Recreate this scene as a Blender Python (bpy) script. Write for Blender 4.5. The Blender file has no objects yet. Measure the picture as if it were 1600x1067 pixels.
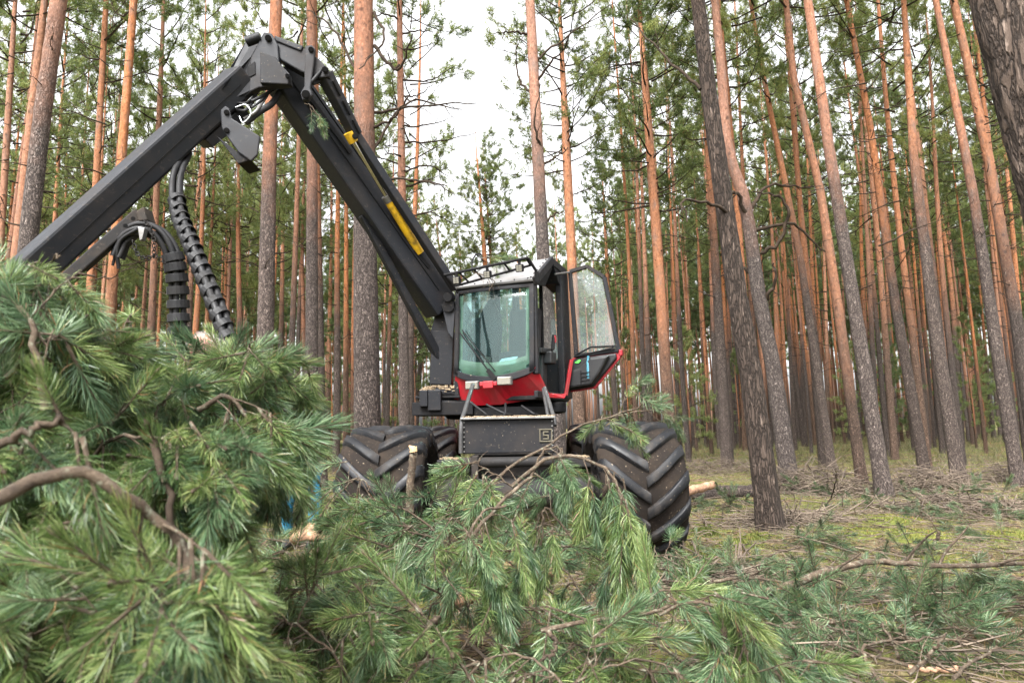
import bpy, math, random
import numpy as np
from mathutils import Vector, Matrix, Quaternion, noise

S = bpy.context.scene
COL = S.collection
R = math.radians
PI = math.pi
rng = random.Random(11)

# ------------------------------------------------------------------ camera, sky, sun, exposure
PITCH, ROLL, CAMH = 7.2, -1.0, 1.35
cam = bpy.data.cameras.new('camera'); cam.lens = 24; cam.sensor_width = 36
cam.clip_start = 0.05; cam.clip_end = 2000
cam.dof.use_dof = True; cam.dof.focus_distance = 7.6; cam.dof.aperture_fstop = 5.0
camo = bpy.data.objects.new('camera', cam); COL.objects.link(camo)
CR = Matrix.Rotation(R(90 + PITCH), 3, 'X') @ Matrix.Rotation(R(ROLL), 3, 'Z')
CP = Vector((0, 0, CAMH))
camo.matrix_world = Matrix.Translation(CP) @ CR.to_4x4()
S.camera = camo
S.render.resolution_x = 1024; S.render.resolution_y = 682

w = bpy.data.worlds.new('World'); S.world = w; w.use_nodes = True
nt = w.node_tree; nt.nodes.clear()
sky = nt.nodes.new('ShaderNodeTexSky'); sky.sky_type = 'NISHITA'; sky.sun_disc = False
sky.sun_elevation = R(52); sky.sun_rotation = R(200); sky.dust_density = 6; sky.air_density = 1.0; sky.ozone_density = 1.0
hs = nt.nodes.new('ShaderNodeHueSaturation'); hs.inputs['Saturation'].default_value = 0.07
bg = nt.nodes.new('ShaderNodeBackground'); bg.inputs['Strength'].default_value = 0.15
wo = nt.nodes.new('ShaderNodeOutputWorld')
nt.links.new(sky.outputs[0], hs.inputs['Color']); nt.links.new(hs.outputs[0], bg.inputs[0]); nt.links.new(bg.outputs[0], wo.inputs[0])
sl = bpy.data.lights.new('sun', 'SUN'); sl.energy = 1.3; sl.angle = R(25); sl.color = (1, 0.97, 0.92)
so = bpy.data.objects.new('sun', sl); COL.objects.link(so)
_el, _az = R(52), R(200)
_sd = Vector((math.sin(_az) * math.cos(_el), math.cos(_az) * math.cos(_el), math.sin(_el)))
so.rotation_euler = _sd.to_track_quat('Z', 'Y').to_euler()
S.view_settings.view_transform = 'Standard'; S.view_settings.look = 'None'
S.view_settings.exposure = 2.25; S.view_settings.gamma = 1

# ------------------------------------------------------------------ photo-point helpers (1600 x 1067 photograph)
F = 24 / 36 * 1600
def ray(px, py): return CR @ Vector(((px - 800) / F, -(py - 533.5) / F, -1))
def P(px, py, d):
    r = ray(px, py); return CP + r * (d / r.y)
def G(px, py, z=0.0):
    r = ray(px, py); return CP + r * ((z - CAMH) / r.z)
def px_of(p):
    q = CR.transposed() @ (Vector(p) - CP); return 800 + F * q.x / -q.z, 533.5 - F * q.y / -q.z

# ------------------------------------------------------------------ object helpers
def tag(o, label=None, cat=None, group=None, kind=None):
    if label: o['label'] = label
    if cat: o['category'] = cat
    if group: o['group'] = group
    if kind: o['kind'] = kind
    return o
def thing(name, label, cat, loc=(0, 0, 0), group=None):
    o = bpy.data.objects.new(name, None); o.empty_display_size = 0.2
    COL.objects.link(o); o.location = loc
    return tag(o, label, cat, group)
def link(name, me, parent=None, loc=None):
    o = bpy.data.objects.new(name, me); COL.objects.link(o)
    if parent is not None:
        o.parent = parent
    if loc is not None: o.location = loc
    return o
def worldpos(o):
    p = Vector(o.location)
    while o.parent is not None:
        o = o.parent; p += Vector(o.location)
    return p

class MB:
    """collects geometry in world space; build() makes ONE mesh object"""
    def __init__(s): s.v = []; s.f = []; s.m = []; s.sm = []
    def add(s, vs, fs, mi=0, smooth=False):
        b = len(s.v); s.v.extend([tuple(x) for x in vs])
        for f in fs: s.f.append(tuple(i + b for i in f)); s.m.append(mi); s.sm.append(smooth)
        return s
    def box(s, c, sx, sy, sz, rz=0, mi=0):
        c = Vector(c); q = Matrix.Rotation(rz, 3, 'Z')
        return s.axbox(c, q @ Vector((1, 0, 0)), q @ Vector((0, 1, 0)), Vector((0, 0, 1)), sx, sy, sz, mi)
    def axbox(s, c, a, b, n, sa, sb, sn, mi=0):
        c = Vector(c); vs = []
        for k in (-.5, .5):
            for j in (-.5, .5):
                for i in (-.5, .5): vs.append(c + a * (i * sa) + b * (j * sb) + n * (k * sn))
        return s.add(vs, [(0, 2, 3, 1), (4, 5, 7, 6), (0, 1, 5, 4), (2, 6, 7, 3), (0, 4, 6, 2), (1, 3, 7, 5)], mi)
    def bar(s, p0, p1, wd, ht, up=(0, 0, 1), mi=0, roll=0, w1=None, h1=None):
        p0 = Vector(p0); p1 = Vector(p1); d = (p1 - p0).normalized(); up = Vector(up)
        sd = d.cross(up).normalized(); n = sd.cross(d).normalized()
        q = Quaternion(d, roll); sd = q @ sd; n = q @ n
        w1 = wd if w1 is None else w1; h1 = ht if h1 is None else h1
        vs = []
        for p, a, b in ((p0, wd, ht), (p1, w1, h1)):
            for i, j in ((-1, -1), (1, -1), (1, 1), (-1, 1)): vs.append(p + sd * (i * a / 2) + n * (j * b / 2))
        return s.add(vs, [(3, 2, 1, 0), (4, 5, 6, 7), (0, 1, 5, 4), (1, 2, 6, 5), (2, 3, 7, 6), (3, 0, 4, 7)], mi)
    def tube(s, pts, rad, n=8, mi=0, cap=True, smooth=True):
        pts = [Vector(p) for p in pts]; k = len(pts)
        if not hasattr(rad, '__len__'): rad = [rad] * k
        vs = []; pn = None
        for i in range(k):
            t = (pts[min(i + 1, k - 1)] - pts[max(i - 1, 0)])
            if t.length < 1e-9: t = Vector((0, 0, 1))
            t.normalize()
            if pn is None:
                a = Vector((0, 0, 1)) if abs(t.z) < .9 else Vector((1, 0, 0))
                pn = t.cross(a).normalized()
            else:
                pn = (pn - t * pn.dot(t))
                pn = pn.normalized() if pn.length > 1e-6 else t.orthogonal().normalized()
            bn = t.cross(pn)
            for j in range(n):
                a = 2 * PI * j / n; vs.append(pts[i] + (pn * math.cos(a) + bn * math.sin(a)) * rad[i])
        fs = [(i * n + j, i * n + (j + 1) % n, (i + 1) * n + (j + 1) % n, (i + 1) * n + j) for i in range(k - 1) for j in range(n)]
        s.add(vs, fs, mi, smooth)
        if cap: s.add(vs[:n], [tuple(range(n))[::-1]], mi); s.add(vs[-n:], [tuple(range(n))], mi)
        return s
    def cyl(s, p0, p1, r, n=20, mi=0): return s.tube([p0, p1], [r, r], n, mi)
    def prism(s, poly, ext, mi=0):
        poly = [Vector(p) for p in poly]; ext = Vector(ext); n = len(poly)
        return s.add(poly + [p + ext for p in poly], [tuple(range(n))[::-1], tuple(range(n, 2 * n))] + [(i, (i + 1) % n, n + (i + 1) % n, n + i) for i in range(n)], mi)
    def build(s, name, mats, parent=None, bevel=0, loc=None):
        if not isinstance(mats, (list, tuple)): mats = [mats]
        off = worldpos(parent) if parent is not None else Vector((0, 0, 0))
        if loc is not None: off = Vector(loc)
        me = bpy.data.meshes.new(name)
        V = np.array(s.v, dtype=float) - np.array(off)
        me.from_pydata(V.tolist(), [], s.f)
        for m in mats: me.materials.append(m)
        me.polygons.foreach_set('material_index', s.m); me.polygons.foreach_set('use_smooth', s.sm)
        me.update()
        o = link(name, me, parent)
        if parent is None: o.location = off
        elif loc is not None: o.location = off - worldpos(parent)
        if bevel:
            b = o.modifiers.new('bevel', 'BEVEL'); b.width = bevel; b.segments = 2; b.limit_method = 'ANGLE'; b.angle_limit = R(35)
        return o

def npmesh(name, V, Fc, mats, mi=None, smooth=False):
    """V (n,3) array, Fc list of face arrays (all same size k)"""
    me = bpy.data.meshes.new(name)
    V = np.asarray(V, dtype=np.float32)
    sizes = [f.shape[1] for f in Fc]; loops = np.concatenate([f.ravel() for f in Fc]).astype(np.int32)
    tot = np.concatenate([np.full(len(f), f.shape[1], dtype=np.int32) for f in Fc])
    st = np.concatenate([[0], np.cumsum(tot)[:-1]]).astype(np.int32)
    me.vertices.add(len(V)); me.vertices.foreach_set('co', V.ravel())
    me.loops.add(len(loops)); me.loops.foreach_set('vertex_index', loops)
    me.polygons.add(len(tot)); me.polygons.foreach_set('loop_start', st)
    try: me.polygons.foreach_set('loop_total', tot)
    except Exception: pass
    for m in (mats if isinstance(mats, (list, tuple)) else [mats]): me.materials.append(m)
    if mi is not None: me.polygons.foreach_set('material_index', np.asarray(mi, dtype=np.int32))
    me.polygons.foreach_set('use_smooth', np.full(len(tot), smooth))
    me.update(calc_edges=True); me.validate()
    return me

def catmull(pts, n):
    pts = [Vector(p) for p in pts]
    if len(pts) == 2: return [pts[0].lerp(pts[1], i / n) for i in range(n + 1)]
    q = [pts[0] * 2 - pts[1]] + pts + [pts[-1] * 2 - pts[-2]]
    out = []; segs = len(pts) - 1
    for i in range(n + 1):
        t = i / n * segs; k = min(int(t), segs - 1); u = t - k
        a, b, c, d = q[k:k + 4]
        out.append(0.5 * ((2 * b) + (c - a) * u + (2 * a - 5 * b + 4 * c - d) * u * u + (3 * b - a - 3 * c + d) * u ** 3))
    return out
def rvec(r=rng):
    while True:
        v = Vector((r.uniform(-1, 1), r.uniform(-1, 1), r.uniform(-1, 1)))
        if .05 < v.length < 1: return v.normalized()

# ------------------------------------------------------------------ materials
def mat(name):
    m = bpy.data.materials.new(name); m.use_nodes = True; t = m.node_tree
    return m, t, t.nodes['Principled BSDF']
def N(t, typ, **kw):
    n = t.nodes.new(typ)
    for k, v in kw.items():
        if k in ('operation', 'blend_type', 'data_type', 'feature', 'noise_dimensions', 'distance'): setattr(n, k, v)
        else: n.inputs[k].default_value = v
    return n
def coords(t, scale=(1, 1, 1), kind='Object'):
    c = t.nodes.new('ShaderNodeTexCoord'); m = t.nodes.new('ShaderNodeMapping'); m.inputs['Scale'].default_value = scale
    t.links.new(c.outputs[kind], m.inputs['Vector']); return m.outputs['Vector']
def ramp(t, fac, stops):
    r = t.nodes.new('ShaderNodeValToRGB'); e = r.color_ramp.elements
    while len(e) < len(stops): e.new(0.5)
    for x, (p, c) in zip(e, stops):
        x.position = p; x.color = (c[0], c[1], c[2], 1) if hasattr(c, '__len__') else (c, c, c, 1)
    t.links.new(fac, r.inputs[0]); return r.outputs[0]
def mixc(t, fac, a, b, mode='MIX'):
    m = t.nodes.new('ShaderNodeMix'); m.data_type = 'RGBA'; m.blend_type = mode
    for sock, v in ((m.inputs[0], fac), (m.inputs[6], a), (m.inputs[7], b)):
        if hasattr(v, 'links'): t.links.new(v, sock)
        elif hasattr(v, '__len__'): sock.default_value = (v[0], v[1], v[2], 1)
        else: sock.default_value = v
    return m.outputs[2]
def noise_(t, vec, scale, detail=4, rough=.55, dist=0):
    n = t.nodes.new('ShaderNodeTexNoise'); n.inputs['Scale'].default_value = scale; n.inputs['Detail'].default_value = detail
    n.inputs['Roughness'].default_value = rough; n.inputs['Distortion'].default_value = dist
    if vec is not None: t.links.new(vec, n.inputs['Vector'])
    return n.outputs[0]
def math_(t, op, a, b=0.0):
    m = t.nodes.new('ShaderNodeMath'); m.operation = op
    for s_, v in ((m.inputs[0], a), (m.inputs[1], b)):
        if hasattr(v, 'links'): t.links.new(v, s_)
        else: s_.default_value = v
    return m.outputs[0]
def bump(t, b, h, strength=.5, dist=.02):
    n = t.nodes.new('ShaderNodeBump'); n.inputs['Strength'].default_value = strength; n.inputs['Distance'].default_value = dist
    t.links.new(h, n.inputs['Height']); t.links.new(n.outputs[0], b.inputs['Normal'])
def rnd(t): return t.nodes.new('ShaderNodeObjectInfo').outputs['Random']

def paint(name, col, dirt=(.10, .075, .05), amt=.5, rough=.42, scale=3.0, scratch=.0, metallic=0, spec=.5, speck=0):
    m, t, b = mat(name); v = coords(t); b.inputs['Specular IOR Level'].default_value = spec
    n1 = noise_(t, v, scale, 8, .65); n2 = noise_(t, v, scale * 9, 4, .6)
    msk = ramp(t, n1, [(.48 , 0), (.78, amt)])
    c = mixc(t, msk, col, dirt)
    c2 = mixc(t, ramp(t, n2, [(.62, 0), (.72, .2 * amt)]), c, (.2, .16, .12))
    if scratch:
        vs = coords(t, (1.5, 4, 9)); n3 = noise_(t, vs, 2.2, 8, .72, 1.2)
        c2 = mixc(t, ramp(t, n3, [(.60, 0), (.72, scratch)]), c2, (.062, .048, .038))
    if speck:
        c2 = mixc(t, ramp(t, noise_(t, v, 48, 2, .5), [(.70, 0), (.735, speck)]), c2, (.30, .24, .17))
    t.links.new(c2, b.inputs['Base Color'])
    t.links.new(ramp(t, n1, [(.3, rough - .08), (.75, min(.95, rough + .35))]), b.inputs['Roughness'])
    b.inputs['Metallic'].default_value = metallic
    bump(t, b, n2, .12, .004)
    return m
M = {}
M['black'] = paint('black_paint', (.0085, .009, .011), (.04, .032, .026), .5, .46, 2.4, .35, spec=.18, speck=.6)
M['boom'] = paint('boom_paint', (.0105, .0115, .0145), (.040, .031, .025), .55, .44, 2.0, .9, spec=.22)
M['dark'] = paint('dark_steel', (.007, .007, .008), (.022, .018, .015), .7, .6, 4, spec=.15)
M['frame'] = paint('frame_steel', (.012, .011, .011), (.055, .042, .032), .85, .65, 3, spec=.2)
M['red'] = paint('red_paint', (.25, .003, .009), (.055, .022, .016), .75, .36, 3, .7)
M['yellow'] = paint('yellow_paint', (.62, .36, .012), (.02, .018, .015), .95, .4, 9)
M['silver'] = paint('roof_metal', (.14, .137, .137), (.08, .07, .06), .8, .45, 4)
M['rail'] = paint('rail_steel', (.030, .030, .031), (.05, .042, .036), .6, .38, 9, spec=.4)
M['steel'] = paint('worn_steel', (.16, .155, .15), (.07, .06, .05), .7, .35, 9, metallic=.6)
M['hose'] = paint('hose_rubber', (.007, .007, .008), (.028, .024, .02), .4, .5, 8, spec=.3)
M['plastic'] = paint('door_plastic', (.010, .010, .011), (.03, .027, .024), .35, .42, 5, spec=.35)
M['seat'] = paint('seat_fabric', (.03, .026, .028), (.05, .04, .04), .3, .85, 8)
M['lug'] = paint('lug_rubber', (.0045, .005, .0065), (.045, .036, .029), .55, .46, 5, spec=.3, speck=.5)
M['tyre'] = paint('muddy_rubber', (.0125, .0098, .0082), (.036, .026, .019), .8, .85, 4, spec=.12, speck=.6)
m, t, b = mat('chrome_rod'); b.inputs['Base Color'].default_value = (.55, .52, .48, 1); b.inputs['Metallic'].default_value = 1; b.inputs['Roughness'].default_value = .22; M['chrome'] = m
m, t, b = mat('white_paper'); b.inputs['Base Color'].default_value = (.75, .80, .82, 1); b.inputs['Roughness'].default_value = .7; M['paper'] = m
m, t, b = mat('blue_plastic'); b.inputs['Base Color'].default_value = (.05, .20, .27, 1); b.inputs['Roughness'].default_value = .2; b.inputs['Alpha'].default_value = .75; M['bottle'] = m
m, t, b = mat('green_label'); b.inputs['Base Color'].default_value = (.08, .5, .06, 1); M['greenlabel'] = m
m, t, b = mat('lamp_lens'); b.inputs['Base Color'].default_value = (.16, .15, .125, 1); b.inputs['Roughness'].default_value = .15
bump(t, b, noise_(t, coords(t, (60, 60, 4)), 3), .4, .01); M['lens'] = m
m, t, b = mat('old_emblem'); b.inputs['Base Color'].default_value = (.085, .075, .05, 1); b.inputs['Roughness'].default_value = .5; b.inputs['Metallic'].default_value = .3; M['emblem'] = m
def glassmat(name, tint, dust, dustc, rough=.02):
    m, t, b = mat(name); out = t.nodes['Material Output']; t.nodes.remove(b)
    tr = N(t, 'ShaderNodeBsdfTransparent'); tr.inputs[0].default_value = (*tint, 1)
    gl = N(t, 'ShaderNodeBsdfGlossy'); gl.inputs['Roughness'].default_value = rough; gl.inputs[0].default_value = (.9, 1, .98, 1)
    df = N(t, 'ShaderNodeBsdfDiffuse'); df.inputs[0].default_value = (*dustc, 1)
    fr = N(t, 'ShaderNodeFresnel'); fr.inputs[0].default_value = 1.5
    fm = math_(t, 'MULTIPLY', fr.outputs[0], .65)
    m1 = t.nodes.new('ShaderNodeMixShader'); t.links.new(fm, m1.inputs[0]); t.links.new(tr.outputs[0], m1.inputs[1]); t.links.new(gl.outputs[0], m1.inputs[2])
    dm = ramp(t, noise_(t, coords(t), 2.6, 3, .5), [(.3, dust * .35), (.75, dust)])
    m2 = t.nodes.new('ShaderNodeMixShader'); t.links.new(dm, m2.inputs[0]); t.links.new(m1.outputs[0], m2.inputs[1]); t.links.new(df.outputs[0], m2.inputs[2])
    t.links.new(m2.outputs[0], out.inputs[0]); return m
M['glass'] = glassmat('windscreen_glass', (.64, .79, .79), .045, (.12, .19, .19))
M['clear'] = glassmat('door_glass', (.90, .93, .93), .13, (.40, .42, .42), .05)
M['rim_dust'] = glassmat('dusty_glass_edge', (.5, .6, .5), .75, (.30, .36, .26))

def bark(name, low, mid, high, h0, h1, hs, cr=1.0, zs=.42):
    """furrowed plates low on the stem, thin orange flaky bark above"""
    m, t, b = mat(name); v = coords(t, (1, 1, zs)); v1 = coords(t)
    vo = t.nodes.new('ShaderNodeTexVoronoi'); vo.feature = 'DISTANCE_TO_EDGE'; vo.inputs['Scale'].default_value = 27 * cr
    wv = t.nodes.new('ShaderNodeVectorMath'); wv.operation = 'ADD'
    nn = t.nodes.new('ShaderNodeTexNoise'); nn.inputs['Scale'].default_value = 13; nn.inputs['Detail'].default_value = 5; t.links.new(v, nn.inputs['Vector'])
    sc = t.nodes.new('ShaderNodeVectorMath'); sc.operation = 'SCALE'; sc.inputs['Scale'].default_value = .20; t.links.new(nn.outputs['Color'], sc.inputs[0])
    t.links.new(v, wv.inputs[0]); t.links.new(sc.outputs[0], wv.inputs[1]); t.links.new(wv.outputs[0], vo.inputs['Vector'])
    crack = ramp(t, vo.outputs['Distance'], [(.0, 0), (.20, 1)])
    n2 = noise_(t, v, 26, 5, .7); n3 = noise_(t, coords(t, (1, 1, .7)), 4, 5, .6)
    plate = mixc(t, n2, low, mid)
    plate = mixc(t, ramp(t, n2, [(.57, 0), (.68, .75)]), plate, tuple(min(1, x * 2.3 + .03) for x in mid))
    lowc = mixc(t, crack, tuple(x * .42 for x in low), plate)
    fl = noise_(t, coords(t, (1, 1, .6)), 20, 6, .72)
    hic = ramp(t, fl, [(.34, tuple(x * .34 for x in high)), (.46, tuple(x * .85 for x in high)), (.56, high), (.68, tuple(min(1, x * 1.5 + .03) for x in high))])
    hic = mixc(t, ramp(t, n3, [(.45, 0), (.75, .55)]), hic, (high[0] * .72, high[1] * .92, high[2] * 1.15))
    kn = t.nodes.new('ShaderNodeTexVoronoi'); kn.inputs['Scale'].default_value = 3.4; t.links.new(coords(t, (1, 1, .8)), kn.inputs['Vector'])
    hic = mixc(t, ramp(t, kn.outputs['Distance'], [(.07, .85), (.17, 0)]), hic, tuple(x * .22 for x in high))
    hic = mixc(t, ramp(t, noise_(t, coords(t, (1, 1, .25)), 7, 4, .65), [(.52, 0), (.72, .7)]), hic, (.16, .115, .095))
    sep = t.nodes.new('ShaderNodeSeparateXYZ'); t.links.new(v1, sep.inputs[0])
    z = math_(t, 'ADD', sep.outputs[2], math_(t, 'MULTIPLY', math_(t, 'SUBTRACT', noise_(t, v1, .9, 4, .7), .5), 4.2))
    z = math_(t, 'SUBTRACT', z, math_(t, 'MULTIPLY', rnd(t), hs))
    mr = t.nodes.new('ShaderNodeMapRange'); mr.inputs[1].default_value = h0; mr.inputs[2].default_value = h1; t.links.new(z, mr.inputs[0])
    c = mixc(t, mr.outputs[0], lowc, hic)
    hv = t.nodes.new('ShaderNodeHueSaturation'); t.links.new(c, hv.inputs['Color'])
    t.links.new(math_(t, 'ADD', math_(t, 'MULTIPLY', rnd(t), .5), .66), hv.inputs['Value'])
    sm_ = math_(t, 'MULTIPLY', math_(t, 'FRACT', math_(t, 'MULTIPLY', rnd(t), 7.31)), .22); t.links.new(math_(t, 'ADD', sm_, .9), hv.inputs['Saturation'])
    t.links.new(hv.outputs[0], b.inputs['Base Color']); b.inputs['Roughness'].default_value = .9; b.inputs['Specular IOR Level'].default_value = .25
    hgt = mixc(t, mr.outputs[0], mixc(t, .5, crack, n2), mixc(t, .75, (.8, .8, .8), fl))
    bump(t, b, hgt, .9, .035)
    return m
ORANGE = (.31, .135, .070)
M['bark'] = bark('pine_bark', (.060, .045, .038), (.125, .098, .085), ORANGE, 3.0, 6.8, 3.0)
M['bark_dark'] = bark('dark_pine_bark', (.040, .029, .023), (.085, .064, .052), (.17, .095, .065), 6.5, 13, 1, .78, .2)
M['bark_big'] = bark('grey_pine_bark', (.066, .050, .044), (.15, .12, .105), (.27, .125, .075), 5.0, 7.4, .6)
M['bark_orange'] = bark('orange_pine_bark', (.09, .058, .042), (.17, .11, .08), ORANGE, 1.4, 4.6, 2.0)
m, t, b = mat('twig_bark')
c = ramp(t, noise_(t, coords(t), 30, 4, .6), [(.3, (.030, .022, .017)), (.58, (.080, .058, .040)), (.75, (.18, .15, .115))])
c = mixc(t, ramp(t, noise_(t, coords(t), 42, 5, .7), [(.56, 0), (.66, .8)]), c, (.17, .175, .13))
t.links.new(c, b.inputs['Base Color']); b.inputs['Roughness'].default_value = .9; b.inputs['Specular IOR Level'].default_value = .2; bump(t, b, noise_(t, coords(t), 70, 6, .7), .9, .008); M['twig'] = m
m, t, b = mat('bare_twig'); c = ramp(t, noise_(t, coords(t), 8, 3, .6), [(.3, (.016, .012, .009)), (.7, (.050, .036, .026))]); t.links.new(c, b.inputs['Base Color']); b.inputs['Roughness'].default_value = .95; b.inputs['Specular IOR Level'].default_value = .1; M['deadtwig'] = m
m, t, b = mat('dry_brush'); c = ramp(t, noise_(t, coords(t), 3.5, 4, .7), [(.3, (.045, .034, .026)), (.55, (.12, .09, .066)), (.75, (.25, .205, .155))]); t.links.new(c, b.inputs['Base Color']); b.inputs['Roughness'].default_value = .9; M['brush'] = m
m, t, b = mat('pink_bark'); c = ramp(t, noise_(t, coords(t), 14, 6, .7), [(.35, (.11, .06, .04)), (.55, (.30, .17, .10)), (.72, (.42, .29, .19))]); t.links.new(c, b.inputs['Base Color']); b.inputs['Roughness'].default_value = .8; bump(t, b, noise_(t, coords(t), 25, 5), .5, .01); M['pinkbark'] = m
m, t, b = mat('fresh_wood'); c = ramp(t, noise_(t, coords(t), 18, 3, .5), [(.3, (.26, .15, .065)), (.7, (.40, .27, .14))]); t.links.new(c, b.inputs['Base Color']); b.inputs['Roughness'].default_value = .75; M['wood'] = m
m, t, b = mat('sawdust'); c = ramp(t, noise_(t, coords(t), 90, 3, .6), [(.35, (.10, .065, .036)), (.55, (.27, .20, .125)), (.7, (.42, .35, .25))]); t.links.new(c, b.inputs['Base Color']); b.inputs['Roughness'].default_value = .95; M['sawdust'] = m

def needles(name, ca, cb, cc, transl=.28, gloss=.32):
    m, t, b = mat(name); out = t.nodes['Material Output']
    g = t.nodes.new('ShaderNodeNewGeometry')
    r1 = g.outputs['Random Per Island'] if 'Random Per Island' in g.outputs else rnd(t)
    c = ramp(t, r1, [(.0, ca), (.5, cb), (.955, cc), (.975, (.20, .115, .05))])
    hv = t.nodes.new('ShaderNodeHueSaturation'); t.links.new(c, hv.inputs['Color'])
    rr = rnd(t)
    t.links.new(math_(t, 'ADD', math_(t, 'MULTIPLY', rr, .7), .62), hv.inputs['Value'])
    t.links.new(math_(t, 'ADD', math_(t, 'MULTIPLY', rr, -.035), .513), hv.inputs['Hue'])
    t.links.new(hv.outputs[0], b.inputs['Base Color']); b.inputs['Roughness'].default_value = gloss; b.inputs['Specular IOR Level'].default_value = .36
    tl = t.nodes.new('ShaderNodeBsdfTranslucent'); t.links.new(hv.outputs[0], tl.inputs[0])
    mx = t.nodes.new('ShaderNodeMixShader'); mx.inputs[0].default_value = transl
    t.links.new(b.outputs[0], mx.inputs[1]); t.links.new(tl.outputs[0], mx.inputs[2]); t.links.new(mx.outputs[0], out.inputs[0])
    return m
M['needle'] = needles('pine_needles', (.030, .066, .015), (.082, .138, .038), (.22, .27, .11))
M['needle_blue'] = needles('bluish_pine_needles', (.026, .064, .028), (.070, .130, .060), (.19, .26, .14))
M['crown'] = needles('crown_needles', (.088, .128, .038), (.148, .192, .055), (.22, .255, .08), .48, .5)
M['needle_dark'] = needles('slash_needles', (.020, .046, .020), (.054, .092, .040), (.125, .165, .075))
M['crown_far'] = needles('far_crown_needles', (.095, .145, .05), (.15, .205, .07), (.21, .25, .09), .45, .5)

# ------------------------------------------------------------------ forest floor
NR = np.random.default_rng(5)
def fbm(x, y, seed=0, oct=4, base=.6):
    """cheap value noise, vectorised"""
    out = np.zeros_like(x); amp = 1.0; fr = base; tot = 0
    for o in range(oct):
        xi = np.floor(x * fr).astype(int); yi = np.floor(y * fr).astype(int); fx = x * fr - xi; fy = y * fr - yi
        fx = fx * fx * (3 - 2 * fx); fy = fy * fy * (3 - 2 * fy)
        def h(a, b_):
            n = (a * 374761393 + b_ * 668265263 + (seed + o) * 1442695041) & 0x7fffffff
            n = ((n ^ (n >> 13)) * 1274126177) & 0x7fffffff
            return (n & 0xffff) / 65535.0
        out += amp * ((h(xi, yi) * (1 - fx) + h(xi + 1, yi) * fx) * (1 - fy) + (h(xi, yi + 1) * (1 - fx) + h(xi + 1, yi + 1) * fx) * fy)
        tot += amp; amp *= .5; fr *= 2.1
    return out / tot
def gh(x, y):
    x = np.asarray(x, float); y = np.asarray(y, float)
    r = np.hypot(x, y); fade = np.clip(1 - (r - 40) / 60, .15, 1)
    return ((fbm(x, y, 1, 4, .45) - .5) * .22 + (fbm(x, y, 7, 3, 2.6) - .5) * .09) * fade - .01
def gz(x, y): return float(gh(np.array([x]), np.array([y]))[0])
def GG(px, py):
    p = G(px, py); p.z = gz(p.x, p.y); return p

ys = np.unique(np.concatenate([np.linspace(-40, -1, 14), np.linspace(-.5, 16, 190), np.linspace(16.2, 34, 80), np.linspace(35, 80, 40), np.linspace(85, 420, 26)]))
xs = np.unique(np.concatenate([np.linspace(-260, -45, 18), np.linspace(-44, -10, 60), np.linspace(-9.8, 15, 240), np.linspace(15.4, 44, 60), np.linspace(45, 260, 18)]))
X, Y = np.meshgrid(xs, ys); Z = gh(X, Y)
V = np.stack([X.ravel(), Y.ravel(), Z.ravel()], 1); nx, ny = len(xs), len(ys)
ii = (np.arange(ny - 1)[:, None] * nx + np.arange(nx - 1)[None]).ravel()
m, t, b = mat('forest_floor'); v = coords(t)
n1 = noise_(t, v, .55, 5, .62); n2 = noise_(t, v, 2.3, 6, .68); n3 = noise_(t, v, 14, 6, .75); n4 = noise_(t, v, 55, 4, .7)
litter = ramp(t, n3, [(.34, (.022, .014, .009)), (.47, (.12, .078, .046)), (.60, (.26, .18, .11)), (.72, (.42, .34, .24))])
moss = ramp(t, n3, [(.34, (.026, .034, .010)), (.5, (.115, .130, .024)), (.68, (.25, .245, .065))])
grass = ramp(t, n4, [(.35, (.035, .055, .018)), (.55, (.10, .125, .042)), (.72, (.24, .235, .10))])
c = mixc(t, ramp(t, n2, [(.44, 0), (.54, .88)]), litter, moss)
c = mixc(t, ramp(t, n1, [(.50, 0), (.62, .55)]), c, grass)
c = mixc(t, ramp(t, noise_(t, v, 1.3, 5, .7, .5), [(.60, 0), (.70, .8)]), c, (.055, .034, .022))
c = mixc(t, 1.0, c, (.80, .80, .80), 'MULTIPLY')
t.links.new(c, b.inputs['Base Color']); b.inputs['Roughness'].default_value = .95; b.inputs['Specular IOR Level'].default_value = .15
bump(t, b, mixc(t, .5, n3, n4), 1.0, .05); M['floor'] = m
me = npmesh('forest_floor', V, [np.stack([ii, ii + 1, ii + nx + 1, ii + nx], 1)], m, smooth=True)
tag(link('forest_floor', me), kind='structure')

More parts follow.
